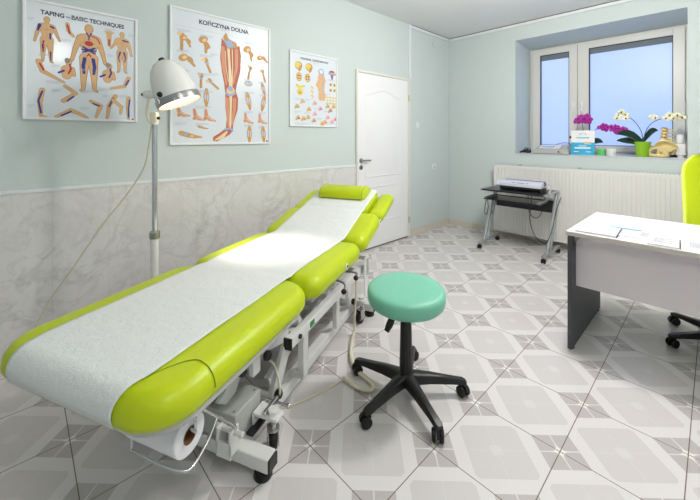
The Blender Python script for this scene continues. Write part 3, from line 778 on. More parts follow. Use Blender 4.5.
for sx in (-1, 1):
    caster(.365*sx, -.575, .75*sx); caster(.365*sx, .53, PI-.3*sx)
    for y in (-.575, .53):
        a = MB(); a.prism([(.28*sx, y-.03), (.40*sx, y-.028), (.40*sx, y+.028), (.28*sx, y+.045)], .150, .162); a.box((.283*sx, y+.005, .125), (.010, .07, .055)); a.cyl((.365*sx, y, .155), (.365*sx, y, .182), .022)
        a.build('caster_bracket', M['bedw'], bed, bevel=.002)
# upper lifting frame
g = MB()
for x in (-.33, .33): g.box((x, .11, .35), (.04, 1.02, .05))
g.box((0, -.32, .35), (.64, .04, .045)); g.box((0, .56, .35), (.64, .04, .045)); g.box((0, .1, .345), (.64, .03, .03))
g.build('lifting_frame', M['bedw'], bed, smooth=False, bevel=.004)
for x in (-.33, .33):
    MB().box((x, -.4045, .35), (.044, .009, .054)).build('end_cap', M['black'], bed, smooth=False, bevel=.002)
    MB().cyl((x+.02*(1 if x > 0 else -1), -.33, .352), (x+.030*(1 if x > 0 else -1), -.33, .352), .011).build('bolt_cap', M['black'], bed)
MB().box((.3515, -.20, .352), (.004, .045, .026)).build('green_sticker', mat('green_sticker', (50, 140, 80), .5), bed, smooth=False)
# scissor links, posts and plates
g = MB()
for sx in (-1, 1):
    g.beam((.31*sx, -.38, .345), (.285*sx, -.46, .125), .026, .045)
    g.box((.325*sx, -.25, .22), (.035, .05, .22)); g.box((.30*sx, -.25, .115), (.08, .05, .03))
    g.beam((.30*sx, .38, .34), (.285*sx, .50, .12), .026, .045)
    g.box((.31*sx, .20, .24), (.03, .045, .24))
    g.beam((.21*sx, -.40, .14), (.21*sx, .35, .345), .03, .045)
g.cyl((-.30, -.46, .13), (.30, -.46, .13), .014); g.cyl((-.30, .50, .13), (.30, .50, .13), .014)
g.build('scissor_links', M['bedw'], bed, smooth=True, bevel=.003)
g = MB()
lp_ = []
for sx in (-1, 1):
    g = MB(); lp_.append(g)
    g.beam((.27*sx, -.56, .405), (.30*sx, -.37, .375), .03, .055); g.box((.275*sx, -.58, .375), (.024, .05, .13))
    g.prism([(-.64, .37), (-.58, .38), (-.55, .30), (-.60, .22), (-.66, .21), (-.70, .24), (-.66, .27)], .18*sx-.012, .18*sx+.012, T=Matrix(((0, 0, 1, 0), (1, 0, 0, 0), (0, 1, 0, 0), (0, 0, 0, 1))))
    g.beam((.25*sx, -.26, .44), (.30*sx, -.26, .37), .03, .05)
    g.build('link_plate', M['bedw'], bed, smooth=True, bevel=.003)
for y, z, x in ((-.525, .36, .288), (-.578, .30, .195), (-.46, .15, .303), (.50, .15, .303)):
    MB().lathe([(.016, 0), (.021, .006), (.021, .02), (.015, .026), (0, .026)], 20, T=TR(x, y, z) @ RY(PI/2)).build('knob', M['black'], bed)
    MB().lathe([(.016, 0), (.021, .006), (.021, .02), (.015, .026), (0, .026)], 20, T=TR(-x, y, z) @ RY(-PI/2)).build('knob', M['black'], bed)
# motor and actuator
MB().cyl((0, -.30, .25), (0, .28, .30), .028, n=24).cyl((0, -.02, .26), (0, -.30, .24), .045, n=24).box((.0, -.28, .23), (.12, .10, .11), b=.012).build('actuator', M['boxg'], bed)
MB().box((-.02, .04, .18), (.30, .34, .012)).box((-.02, .04, .205), (.05, .30, .04), b=.004).build('crank_tray', M['boxg'], bed, smooth=False, bevel=.003)
# adjusting levers under the seat
lv = MB().tube([(.25, .165, .44), (.36, .16, .43), (.40, .13, .425), (.42, .07, .42)], .006).build('adjusting_lever', M['steel'], bed)
MB().ball((.422, .06, .42), .016).build('lever_ball', M['black'], lv)
lv = MB().tube([(.25, .30, .445), (.33, .30, .44), (.41, .30, .44), (.43, .24, .435)], .006).build('adjusting_lever', M['steel'], bed)
MB().ball((.432, .235, .435), .016).build('lever_ball', M['black'], lv)
MB().cyl((.30, -.02, .47), (.30, -.02, .44), .016).build('rubber_stop', M['black'], bed)
g = MB().prism([(.56, .15), (.62, .15), (.66, .42), (.64, .46), (.58, .46), (.55, .40)], .372, .380, T=Matrix(((0, 0, 1, 0), (1, 0, 0, 0), (0, 1, 0, 0), (0, 0, 0, 1))))
g.prism([(.56, .15), (.62, .15), (.66, .42), (.64, .46), (.58, .46), (.55, .40)], -.380, -.372, T=Matrix(((0, 0, 1, 0), (1, 0, 0, 0), (0, 1, 0, 0), (0, 0, 0, 1))))
g.box((0, .60, .44), (.76, .03, .03))
g.build('end_plate', M['bedw'], bed, smooth=False, bevel=.003)
MB().box((.383, .615, .37), (.004, .035, .12)).build('plate_label', M['boxg'], bed, smooth=False)
# control box
cb = MB().box((.055, -.615, .158), (.43, .17, .110), b=.006).build('control_box', M['boxg'], bed)
for x in (-.10, .02, .14, .25):
    for y in (-.68, -.55): MB().cyl((x, y, .2125), (x, y, .216), .005, n=12).build('screw', M['steel'], cb)
MB().box((.16, -.615, .2136), (.06, .05, .0012)).build('box_sticker', M['ink'], cb, smooth=False)
# clamp and wire paper holder on the foot end
g = MB()
for x in (.225, .285): g.box((x, -.725, .145), (.010, .05, .10))
g.box((.255, -.745, .115), (.07, .010, .06))
g.cyl((.20, -.725, .180), (.33, -.725, .180), .010, n=16)
g.build('clamp_bracket', M['bedw'], bed, bevel=.002)
MB().box((.296, -.57, .106), (.034, .15, .012)).build('pedal', M['black'], bed, smooth=False, bevel=.002)
MB().cyl((.335, -.60, .165), (.335, -.50, .165), .012, n=14).cyl((.30, -.52, .165), (.40, -.52, .165), .006, n=12).ball((.405, -.52, .165), .011).build('release_lever', M['chrome'], bed)
hold = MB()
hold.tube([(.292, -.725, .185), (.292, -.735, .215), (.305, -.84, .33), (.315, -.94, .45), (.315, -.95, .49)], .006, smooth=5)
hold.tube([(.305, -.835, .325), (.325, -.90, .30), (.337, -.97, .285), (.330, -1.0, .288), (.27, -1.02, .298), (.12, -1.02, .300)], .005, smooth=5)
hold.tube([(.12, -1.02, .30), (.09, -.99, .38), (.085, -.95, .49)], .005, smooth=4)
hold.cyl((.09, -.975, .395), (.35, -.975, .395), .006, n=12)
hold.tube([(.345, -.975, .395), (.335, -.965, .44), (.318, -.945, .46)], .005)
hold.build('wire_roll_holder', M['chrome'], bed)
# power cord with coiled section on the floor
def W2L(x, y, z=0):
    dx, dy = x-bo[0], y-bo[1]; return (dx*sx_[0]+dy*sx_[1], dx*sy_[0]+dy*sy_[1], z)
MB().tube([(.385, .36, .42), (.385, .36, .30), (.38, .35, .12), W2L(1.16, -3.16, .02)], .006).build('supply_cable', M['cream'], bed)
cd = MB()
thin = cd.tube([W2L(1.43, -3.50, .012), W2L(1.42, -3.59, .007), W2L(1.40, -3.75, .007), W2L(1.36, -3.90, .02), (.33, -.47, .17), (.27, -.44, .27), (.18, -.46, .27), (.12, -.52, .215)], .005)
cdo = thin.build('power_cord', M['cream'], bed)
coil = MB(); path = [Vector(W2L(*p)) for p in ((1.16, -3.16, .018), (1.225, -3.24, .017), (1.315, -3.334, .017), (1.42, -3.40, .017), (1.51, -3.411, .017), (1.575, -3.425, .017), (1.59, -3.46, .017), (1.53, -3.494, .017), (1.427, -3.50, .017))]
coil.tube(path, lambda t: .0115 + .0016*math.sin(t*2*PI*55), 12, smooth=26)
coil.build('coiled_section', M['cream'], cdo)

# couch paper (lies on the table)
def prof_z():
    pts = []
    rt = .06
    pts.append((-1.164, ZT-.094)); pts.append((-1.1715, ZT-.064))
    for k in range(1, 9):
        a = PI/2*k/8; pts.append((-1.168+rt-(rt+.0035)*math.cos(a), ZT-rt+(rt+.0045)*math.sin(a)))
    pts += [(-1.0, ZT+.0065), (-.7, ZT+.0065), (-.34, ZT+.0065), (-.30, ZT+.004), (-.28, ZT+.0), (-.26, ZT+.004), (-.22, ZT+.0065), (.1, ZT+.0065), (.37, ZT+.0065), (.41, ZT+.006)]
    for dist, off in ((.03, .006), (.08, .0065), (.25, .0065), (.42, .0065), (.45, .002), (.49, .0065), (.65, .0065), (.83, .0065), (.86, .0)):
        v = piv @ Vector((0, dist, off)); pts.append((v.y, v.z))
    return pts
base = prof_z()
dense = []
for i in range(len(base)-1):
    a, b_ = Vector((0, *base[i])), Vector((0, *base[i+1])); n = max(1, int((b_-a).length/.018))
    for k in range(n): dense.append(a.lerp(b_, k/n))
dense.append(Vector((0, *base[-1])))
from mathutils import noise
vs = []; fs = []; NX = 34
for i, p in enumerate(dense):
    xr = .275 + .018*noise.noise((p.y*1.5, 0, 3)); xl = -.284 + .006*noise.noise((p.y*2.0, 5, 3))
    if p.y < -1.06: xr -= (-1.06-p.y)*.25; xl += (-1.06-p.y)*.2
    for j in range(NX+1):
        x = xl+(xr-xl)*j/NX
        wv = .0014*noise.noise((x*9, p.y*9, 0)) + .001*noise.noise((x*25, p.y*18, 2))
        if p.y < -.9: wv *= 2
        q = Vector((x, p.y, p.z+abs(wv)))
        if p.y < -1.1: q.y -= abs(wv)
        vs.append(tuple(q))
for i in range(len(dense)-1):
    for j in range(NX): fs.append((i*(NX+1)+j, i*(NX+1)+j+1, (i+1)*(NX+1)+j+1, (i+1)*(NX+1)+j))
pp = MB().add(vs, fs).build('couch_paper', M['couchpaper'], ang=80, solid=.0006)
pp.location = bo; pp.rotation_euler = (0, 0, TH)
tag(pp, 'long white paper sheet spread over the green treatment table', 'paper sheet')

# half-round pillow on the head end
pl_root = thing('head_pillow', 'small lime green bolster pillow on the raised head end', 'pillow', bo, TH)
T = piv @ TR(.0, .715, .0085)
def pillow_shape():
    sec = [(-.10, .0), (-.115, .012), (-.108, .045), (-.085, .066), (-.04, .078), (.02, .078), (.07, .06), (.10, .035), (.112, .012), (.10, 0)]
    vs = []; fs = []; xs = [(-.218, .82), (-.211, .95), (-.198, 1), (.198, 1), (.211, .95), (.218, .82)]
    for x, k in xs:
        for y, z in sec: vs.append((x, y*k, z*(k if z > .01 else 1)))
    n = len(sec)
    for i in range(len(xs)-1):
        for j in range(n): fs.append((i*n+j, i*n+(j+1) % n, (i+1)*n+(j+1) % n, (i+1)*n+j))
    fs += [tuple(range(n))[::-1], tuple(range((len(xs)-1)*n, len(xs)*n))]
    return vs, fs
v_, f_ = pillow_shape()
MB().add(v_, f_, T=T).build('pillow_body', M['green'], pl_root, ang=60)
for x in (-.199, .199): MB().tube([(x, -.112, .02), (x, -.106, .047), (x, -.084, .068), (x, -.04, .0795), (x, .02, .0795), (x, .07, .0615), (x, .10, .036)], .0016, 6, T=T).build('piping', M['seam'], pl_root)

# paper roll on the holder
rl = thing('paper_roll', 'white couch paper roll hanging under the foot of the table', 'paper roll', bo, TH)
R_ = .062
g = MB().lathe([(.026, -.11), (R_-.003, -.11), (R_, -.107), (R_, .107), (R_-.003, .11), (.026, .11)], 40, loop=True, T=TR(.214, -.975, .395-.017) @ RY(PI/2))
g.build('roll_paper', M['paper'], rl)
g = MB()
n = 28; vs = []; fs = []
for x in (-.111, .111):
    for rr in (.0265, .0225):
        for k_ in range(n): a = 2*PI*k_/n; vs.append((x, rr*math.cos(a), rr*math.sin(a)))
for k_ in range(n):
    k2 = (k_+1) % n
    fs += [(k_, k2, n+k2, n+k_), (2*n+k_, 3*n+k_, 3*n+k2, 2*n+k2), (k_, 2*n+k_, 2*n+k2, k2), (n+k_, n+k2, 3*n+k2, 3*n+k_)]
g.add(vs, fs, T=TR(.214, -.975, .395-.017)); g.build('cardboard_core', M['cardb'], rl, ang=50)

# ------------------------------------------------------------------ stool
st = thing('swivel_stool', 'mint green round swivel stool on black five-star base', 'stool', (1.72, -3.33, 0), 0)
TS = TR(0, 0, .470) @ RY(math.radians(2.0)) @ RX(math.radians(1.5))
prof = [(0, 0), (.16, 0), (.185, .004), (.194, .014), (.198, .035), (.1985, .055), (.196, .068), (.188, .078), (.172, .084), (.12, .086), (.06, .087), (0, .087)]
MB().lathe(prof, 64, T=TS).build('seat', M['teal'], st, ang=80)
MB().lathe([(.0, -.012), (.14, -.012), (.145, 0), (0, 0)], 40, T=TS).build('seat_plate', M['black'], st)
MB().cyl((0, 0, .33), (0, 0, .462), .014).build('gas_piston', M['chrome'], st)
g = MB().lathe([(0, .10), (.034, .10), (.031, .18), (.027, .37), (.024, .376), (0, .376)], 32)
for k_ in range(12):
    a = 2*PI*k_/12; g.beam((.0305*math.cos(a), .0305*math.sin(a), .12), (.026*math.cos(a), .026*math.sin(a), .36), .004, .004)
g.build('column_cover', M['black'], st)
lv = MB().tube([(0, -.02, .445), (-.02, -.055, .435), (-.022, -.072, .42)], .005)
lo = lv.build('height_lever', M['steel'], st)
MB().tube([(-.022, -.070, .425), (-.030, -.090, .385), (-.038, -.108, .35)], lambda t: .008+.010*math.sin(min(t*1.2, 1)*PI*.8), 12).build('lever_grip', M['black'], lo)
def star_base(parent, angs, rad, hub_z=.085, k=1.0):
    MB().lathe([(0, hub_z-.035), (.042, hub_z-.03), (.046, hub_z+.01), (.038, hub_z+.035), (0, hub_z+.04)], 32).build('hub', M['black'], parent)
    for a in angs:
        T = RZ(math.radians(a)); g = MB()
        secs = [(.03, .030, .030, hub_z+.030, hub_z-.022), (rad*.45, .022, .026, hub_z+.022, hub_z-.018), (rad*.85, .018, .022, hub_z+.004, hub_z-.022), (rad*1.02, .020, .022, hub_z-.004, hub_z-.026), (rad*1.08, .014, .016, hub_z-.012, hub_z-.026)]
        vs = []; fs = []
        for x, wt, wb2, zt_, zb in secs:
            vs += [(x, -wt*.7, zt_), (x, wt*.7, zt_), (x, wt, zt_-.008), (x, wb2*.9, zb), (x, -wb2*.9, zb), (x, -wt, zt_-.008)]
        for i in range(len(secs)-1):
            for j in range(6): fs.append((i*6+j, i*6+(j+1) % 6, (i+1)*6+(j+1) % 6, (i+1)*6+j))
        fs += [(5, 4, 3, 2, 1, 0), tuple(range((len(secs)-1)*6, len(secs)*6))]
        g.add(vs, fs, T=T); lg = g.build('leg', M['black'], parent, ang=50)
        sw = math.radians(random.choice((20, 50, 75, -30, -60)))
        Tc = T @ TR(rad, 0, 0) @ RZ(sw)
        c_ = MB(); c_.cyl((0, 0, .045), (0, 0, hub_z-.02), .010, T=Tc)
        arc = [(-.024+.0, .03), (-.026, .045), (-.018, .058), (0, .064), (.018, .060), (.028, .046), (.030, .03)]
        c_.prism([(x, z) for x, z in arc], -.006, .006, T=Tc @ TR(.01, 0, 0) @ RX(PI/2))
        co = c_.build('caster', M['black'], lg)
        for s2 in (-1, 1):
            MB().lathe([(0, -.009), (.022, -.009), (.0265, -.005), (.0265, .005), (.022, .009), (0, .009)], 24, T=Tc @ TR(.01, s2*.017, .0268) @ RX(PI/2)).build('caster_wheel', M['rubber'], co)
star_base(st, [-90, -24, 46, 120, 193], .285)

# ------------------------------------------------------------------ examination lamp
LX, LY = .42, -4.165
lp = thing('examination_lamp', 'white floor examination lamp with chrome pole behind the treatment table', 'floor lamp', (LX, LY, 0))
b = MB()
for k_ in range(5):
    a = 2*PI*k_/5+.3; b.tube([(0, 0, .09), (.12*math.cos(a), .12*math.sin(a), .075), (.24*math.cos(a), .24*math.sin(a), .06)], .013, 10)
b.lathe([(0, .06), (.035, .06), (.035, .12), (0, .12)], 24)
bo2 = b.build('star_foot', M['creamp'], lp)
for k_ in range(5):
    a = 2*PI*k_/5+.3
    MB().ball((.235*math.cos(a), .235*math.sin(a), .026), (.026, .026, .026), M['rubber'], n=14, k=8).cyl((.235*math.cos(a), .235*math.sin(a), .03), (.235*math.cos(a), .235*math.sin(a), .06), .006, m=M['zinc']).build('caster', None, bo2)
MB().cyl((0, 0, .10), (0, 0, .70), .023).build('lower_pole', M['lampw'], lp)
MB().lathe([(0, .695), (.030, .695), (.030, .735), (.022, .742), (0, .742)], 28).build('pole_collar', M['steel'], lp)
MB().cyl((0, 0, .72), (0, 0, 1.43), .0155, .0155).build('chrome_pole', M['chrome'], lp)
# arm and head: axis points from the dome towards the table
ax = Vector((.20, .31, -.90)).normalized()
head_c = Vector((.012, .105, 1.638))            # dome centre, relative to the pole foot
zx = -ax
xx = Vector((0, 0, 1)).cross(zx).normalized(); yy = zx.cross(xx)
TH_ = Matrix((xx, yy, zx)).transposed().to_4x4(); TH_.translation = head_c
mb = MB().lathe([(.004, .185), (.03, .181), (.060, .165), (.088, .132), (.108, .085), (.121, .035), (.127, -.02), (.129, -.075), (.123, -.075), (.121, -.02), (.115, .03), (.101, .078), (.080, .122), (.050, .152), (.004, .170)], 48, T=TH_)
hd = mb.build('lamp_head', M['lampw'], lp, ang=60)
MB().lathe([(.128, -.105), (.135, -.105), (.137, -.075), (.135, -.062), (.129, -.062), (.128, -.075)], 48, T=TH_, loop=True).build('rim_ring', M['steel'], hd, ang=50)
MB().lathe([(0, .184), (.018, .182), (.020, .188), (.020, .200), (.014, .206), (0, .206)], 20, T=TH_ @ TR(-.012, .0, -.002)).build('top_knob', M['black'], hd)
MB().lathe([(0, -.088), (.126, -.088), (.126, -.084), (0, -.084)], 40, T=TH_).build('lamp_glass', M['bulb'], hd)
for ang_, mm in ((195, 'chrome'), (262, 'chrome'), (320, 'chrome')):
    a = math.radians(ang_); MB().box((.139, 0, -.07), (.012, .026, .04), T=TH_ @ RZ(a), b=.003).build('rim_clip', M[mm], hd)
# side switch and pivot facing the camera
rr_ = Vector((math.cos(math.radians(46.5)), math.sin(math.radians(46.5)), 0))
fw_ = Vector((math.sin(math.radians(46.5)), -math.cos(math.radians(46.5)), 0))  # towards the camera
c0 = head_c + ax*.062 + fw_*.119 - rr_*.045
MB().ball(tuple(c0), (.020, .020, .017), n=18, k=10).build('head_switch', M['black'], hd)
pvc = head_c - rr_*.150 - Vector((0, 0, .045)) + fw_*.01
MB().cyl(tuple(pvc - rr_*.015), tuple(pvc + rr_*.04), .024, .026, n=24).ball(tuple(pvc - rr_*.015), .024, n=18, k=10).build('pivot_joint', M['lampw'], lp)
MB().cyl(tuple(pvc - rr_*.045 + fw_*.004), tuple(pvc - rr_*.03 + fw_*.004), .009, n=14).build('pivot_screw', M['black'], lp)
arm_pts = [pvc - Vector((0, 0, .02)), pvc - Vector((0, 0, .06)) - rr_*.008, pvc - Vector((0, 0, .13)) - rr_*.014, pvc - Vector((0, 0, .175)) + rr_*.006, pvc - Vector((0, 0, .185)) + rr_*.05, Vector((0, 0, 1.445))]
MB().tube([tuple(p) for p in arm_pts], .0085, 12).build('bent_arm', M['creamp'], lp)
MB().box((0, 0, 1.445), (.038, .038, .062), T=RZ(math.radians(46.5)), b=.006).cyl((0, 0, 1.40), (0, 0, 1.43), .019).build('arm_socket', M['creamp'], lp)
MB().ball(tuple(Vector((0, 0, 1.44))+fw_*.004+rr_*.026), .010).build('socket_knob', M['black'], lp)
# cord drooping from the arm down to the wall behind the table
pc = [(-.02, -.01, 1.41), (-.05, -.03, 1.2), (-.06, -.05, 1.12), (-.10, -.12, .98), (-.17, -.24, .79), (-.28, -.38, .52), (-.36, -.50, .30), (-.38, -.60, .06), (-.30, -.8, .008)]
MB().tube(pc, .0045, 8).build('power_cord', M['cream'], lp)

# ------------------------------------------------------------------ laptop cart, laminator
ct = thing('computer_cart', 'small black and silver rolling cart in front of radiator', 'cart', (.87, -.79, 0))
CW, CD = .72, .52
MB().box((CW/2, .27, .70), (CW-.04, .50, .018)).build('top_shelf', M['cartblk'], ct, smooth=False, bevel=.003)
MB().box((CW/2-.01, .17, .595), (CW-.11, .30, .016)).build('keyboard_tray', M['cartblk'], ct, smooth=False, bevel=.003)
MB().box((CW/2, .42, .53), (CW-.05, .012, .14)).build('back_panel', M['cartblk'], ct, smooth=False, bevel=.002)
for x in (.012, CW-.012):
    g = MB()
    g.beam((x, .02, .70), (x, .49, .70), .024, .022)
    g.beam((x, .42, .70), (x, .10, .075), .024, .030); g.beam((x, .49, .69), (x, .20, .085), .022, .026); g.beam((x, .26, .38), (x, .36, .38), .018, .022)
    g.beam((x, -.04, .072), (x, .50, .072), .030, .028)
    side = g.build('side_frame', M['silver'], ct, smooth=False, bevel=.004)
    for y in (-.02, .47):
        c_ = MB().cyl((x, y, .045), (x, y, .062), .008, n=12).box((x, y, .046), (.030, .026, .014), b=.005)
        co = c_.build('caster', M['black'], side)
        for s2 in (-1, 1): MB().lathe([(0, -.008), (.020, -.008), (.0245, -.004), (.0245, .004), (.020, .008), (0, .008)], 20, T=TR(x+s2*.012, y+.004, .0248) @ RY(PI/2)).build('caster_wheel', M['rubber'], co)
for x in (.06, CW-.08): MB().box((x, .17, .612), (.02, .30, .018)).build('tray_slide', M['silver'], ct, smooth=False)
lm = thing('laminator', 'white and dark laminator lying on the rolling cart', 'laminator', (1.05, -.66, .7095), 0)
# body: local x 0..0.46, y 0..0.22
g = MB()
sec = [(0, .012), (.005, .045), (.03, .062), (.15, .088), (.19, .088), (.205, .07), (.205, .008), (.01, .004)]
def extr(sec, xa, xb): 
    n = len(sec); vs = [(xa, y, z) for y, z in sec]+[(xb, y, z) for y, z in sec]
    return vs, [tuple(range(n)), tuple(range(n, 2*n))[::-1]]+[(i, (i+1) % n, n+(i+1) % n, n+i) for i in range(n)]
MB().add(*extr([(.004, .010), (-.002, .03), (0, .046), (.205, .050), (.205, .004), (.01, .002)], .01, .45)).build('body', M['black'], lm, smooth=True, bevel=.004)
cvr = MB().add(*extr([(-.004, .048), (.002, .080), (.04, .100), (.10, .112), (.10, .052), (0, .048)], 0, .46)).build('front_cover', M['lamisil'], lm, smooth=True, bevel=.006)
g = MB()
for x in (.16, .205, .235, .265, .31): g.box((x, .020, .0905), (.022 if x != .235 else .03, .014, .004), T=None)
g.build('control_button', M['anth'], cvr, smooth=False)
MB().add(*extr([(.10, .05), (.10, .108), (.16, .112), (.20, .098), (.205, .05)], .01, .45)).build('rear_cover', M['navy'], lm, smooth=True, bevel=.004)
MB().box((.235, .17, .117), (.42, .05, .012), b=.004).build('paper_guide', M['lamisil'], lm)
MB().beam((-.01, -.02, .055), (-.01, .09, .11), .035, .018).build('folded_support', M['lamisil'], lm, bevel=.004)
# a spare box / cable ring on the cart's right edge
MB().tube([(.46, .10, .05), (.50, .10, .09), (.54, .08, .07), (.53, .05, .02), (.545, .0, .004)], .006).build('power_cord', M['lamisil'], lm)
def cable(name, pts, label, r_=.004, m_='black', grp=None):
    o = MB().tube(pts, r_, 8).build(name, M[m_]); tag(o, label, 'cable', grp); return o
cable('hanging_cable', [(1.24, -.335, .712), (1.24, -.262, .716), (1.235, -.255, .66), (1.24, -.26, .45), (1.29, -.27, .36), (1.36, -.27, .37), (1.41, -.26, .50), (1.42, -.255, .66), (1.42, -.262, .716), (1.42, -.33, .712)], 'thin black cable in a short loop below the middle of the cart', grp='cables hanging from the cart')
cable('hanging_cable', [(1.47, -.60, .72), (1.475, -.83, .715), (1.475, -.835, .66), (1.45, -.82, .45), (1.50, -.82, .28), (1.60, -.80, .22), (1.64, -.74, .36), (1.645, -.60, .55), (1.645, -.45, .66)], 'black cable in a long loop at the right side of the cart', grp='cables hanging from the cart')
cable('hanging_cable', [(.99, -.66, .610), (.98, -.79, .606), (.98, -.79, .50), (.95, -.77, .41), (.92, -.75, .43), (.93, -.76, .52), (.96, -.79, .58), (.99, -.79, .607), (1.02, -.70, .611)], 'black cable bunched at the left side of the cart', grp='cables hanging from the cart')

# ------------------------------------------------------------------ desk
dk = thing('desk', 'white topped office desk with dark grey side panel', 'desk', (2.178, -2.315, 0))
DW, DD = 1.65, .80
MB().box((DW/2, DD/2, .728), (DW, DD, .025), m=M['deskw']).build('desk_top', None, dk, smooth=False, bevel=.002)
ed = MB().box((DW/2, .0-.0008, .728), (DW, .0016, .024)).box((-.0008, DD/2, .728), (.0016, DD, .024)).build('top_edge_band', M['deskedge'], bpy.data.objects['desk_top'], smooth=False)
for x in (.016, DW-.016):
    MB().box((x, DD/2, .361), (.024, DD-.03, .706)).build('side_panel', M['anth'], dk, smooth=False, bevel=.002)
    g = MB()
    for y in (.06, DD-.06): g.cyl((x, y, 0), (x, y, .010), .014, n=16)
    g.build('foot_glide', M['black'], dk)
MB().box((DW/2, .10, .548), (DW-.062, .018, .325)).build('modesty_panel', M['panel'], dk, smooth=False, bevel=.0015)
MB().prism([(0, 0), (.04, 0), (0, .04)], -.012, .012, T=TR(.030, .07, .702) @ RX(-PI/2)).build('corner_bracket', M['steel'], dk, smooth=False)
# papers on the desk
ZD = .7415
def sheets(name, cx, cy, w_, l_, rot, n, label, cat, extra=None):
    o = thing(name, label, cat, (cx, cy, ZD), math.radians(rot))
    h_ = .0012*n
    rnd = random.Random(n*7+int(cx*100)); g = MB()
    for i in range(n): g.box((rnd.uniform(-.004, .004), rnd.uniform(-.004, .004), .0006+i*.0012), (w_, l_, .0010))
    s_ = g.build('sheets', M['paper'], o, smooth=False)
    t = MB()
    if extra != 'blank':
        for i in range(12):
            ww = w_*(.35 if i % 4 == 3 else .7); t.box((-(w_*.7-ww)/2, l_*.38-i*l_*.058, h_+.0004), (ww, .0035, .0004))
        t.build('print_lines', M['ink'], s_, smooth=False)
    if extra == 'blue': MB().box((0, l_/2-.008, h_+.001), (w_, .018, .002)).build('blue_strip', M['bluefile'], o, smooth=False)
    if extra == 'card': MB().box((0, -l_/2+.002, h_*.5), (w_+.004, .006, h_)).build('card_edge', M['beigeedge'], o, smooth=False)
    if extra in ('card', 'dark'): MB().box((w_/2+.003, 0, h_*.4), (.005, l_, h_*.8+.001)).build('dark_binding', M['anth'], o, smooth=False)
    return o
sheets('notebook', 2.315, -2.165, .20, .235, 3, 8, 'white notebook with dark spine, leftmost on the desk', 'notebook', 'dark')
sheets('document_folder', 2.435, -2.10, .155, .21, 3, 3, 'white form with a bright blue strip on the desk', 'document', 'blue')
sheets('loose_sheets', 2.545, -2.10, .12, .20, -5, 2, 'loose sheets lying in the middle of the desk papers', 'paper')
sheets('stapled_forms', 2.62, -2.195, .125, .20, 3, 5, 'pad of forms with beige card edge on the desk', 'forms', 'card')
sheets('blank_sheet', 2.79, -2.17, .20, .21, 2, 2, 'white sheet at the right end of the desk papers', 'paper')

# ------------------------------------------------------------------ office chair
ch = thing('office_chair', 'lime green office chair with black base behind desk', 'office chair', (2.880, -1.585, 0), 0)
star_base(ch, [146, 218, 290, 2, 74], .310)
MB().cyl((0, 0, .11), (0, 0, .40), .028).build('gas_column', M['black'], ch)
MB().box((0, 0, .405), (.20, .24, .03), b=.008).build('seat_mechanism', M['black'], ch)
MB().cushion(.50, .48, .09, .10, .04, .03, T=TR(0, -.26, .51), dome=.01).build('seat', M['green'], ch, ang=80)
def backrest():
    g = MB(); vs = []; fs = []; NZ, NXc = 22, 16
    for side in (0, 1):
        for i in range(NZ+1):
            t = i/NZ; z = .57+.655*t
            hw = .235*(1-.10*(1-t)**2)
            e = min(t, 1-t)*.66; rr2 = .15
            if e < rr2: hw -= (.15)*(1-math.sqrt(max(0, 1-((rr2-e)/rr2)**2)))
            for j in range(NXc+1):
                s2 = -1+2*j/NXc; x = hw*s2
                yb = .255+.04*math.sin(t*PI*.9)-.05*s2*s2+.05*t
                th = .075*(1-s2**6)*min(1, (min(t, 1-t)*10+.12))
                vs.append((x, yb-(th/2 if side == 0 else -th/2), z))
    n1 = (NZ+1)*(NXc+1)
    for i in range(NZ):
        for j in range(NXc):
            a = i*(NXc+1)+j; fs += [(a, a+1, a+NXc+2, a+NXc+1), (n1+a+NXc+1, n1+a+NXc+2, n1+a+1, n1+a)]
    for i in range(NZ):
        a = i*(NXc+1); b_ = a+NXc; fs += [(a, a+NXc+1, n1+a+NXc+1, n1+a), (b_, n1+b_, n1+b_+NXc+1, b_+NXc+1)]
    for j in range(NXc): fs += [(j, n1+j, n1+j+1, j+1), (NZ*(NXc+1)+j, NZ*(NXc+1)+j+1, n1+NZ*(NXc+1)+j+1, n1+NZ*(NXc+1)+j)]
    return g.add(vs, fs)
backrest().build('backrest', M['green'], ch, ang=85)
MB().tube([(0, .05, .40), (0, .25, .40), (0, .33, .50), (0, .34, .75)], .022, 12).build('back_support', M['black'], ch)

# ------------------------------------------------------------------ things on the sill
ZS = WZ0+.0055
# cable tangle
g = MB(); rnd = random.Random(5); pts = []
for i in range(26):
    a = i*1.3; pts.append((1.09+.06*math.cos(a)*rnd.uniform(.5, 1), .09+.04*math.sin(a)*rnd.uniform(.5, 1), ZS+.012+.035*rnd.random()+(.05 if i in (9, 16) else 0)))
g.tube(pts, .005, 7); g.tube([(1.02, .07, ZS+.01), (1.06, .06, ZS+.03), (1.10, .08, ZS+.015), (1.15, .07, ZS+.02)], .011, 8)
tag(g.build('cable_tangle', M['black']), 'tangled black cables in left corner of the window sill', 'cables')
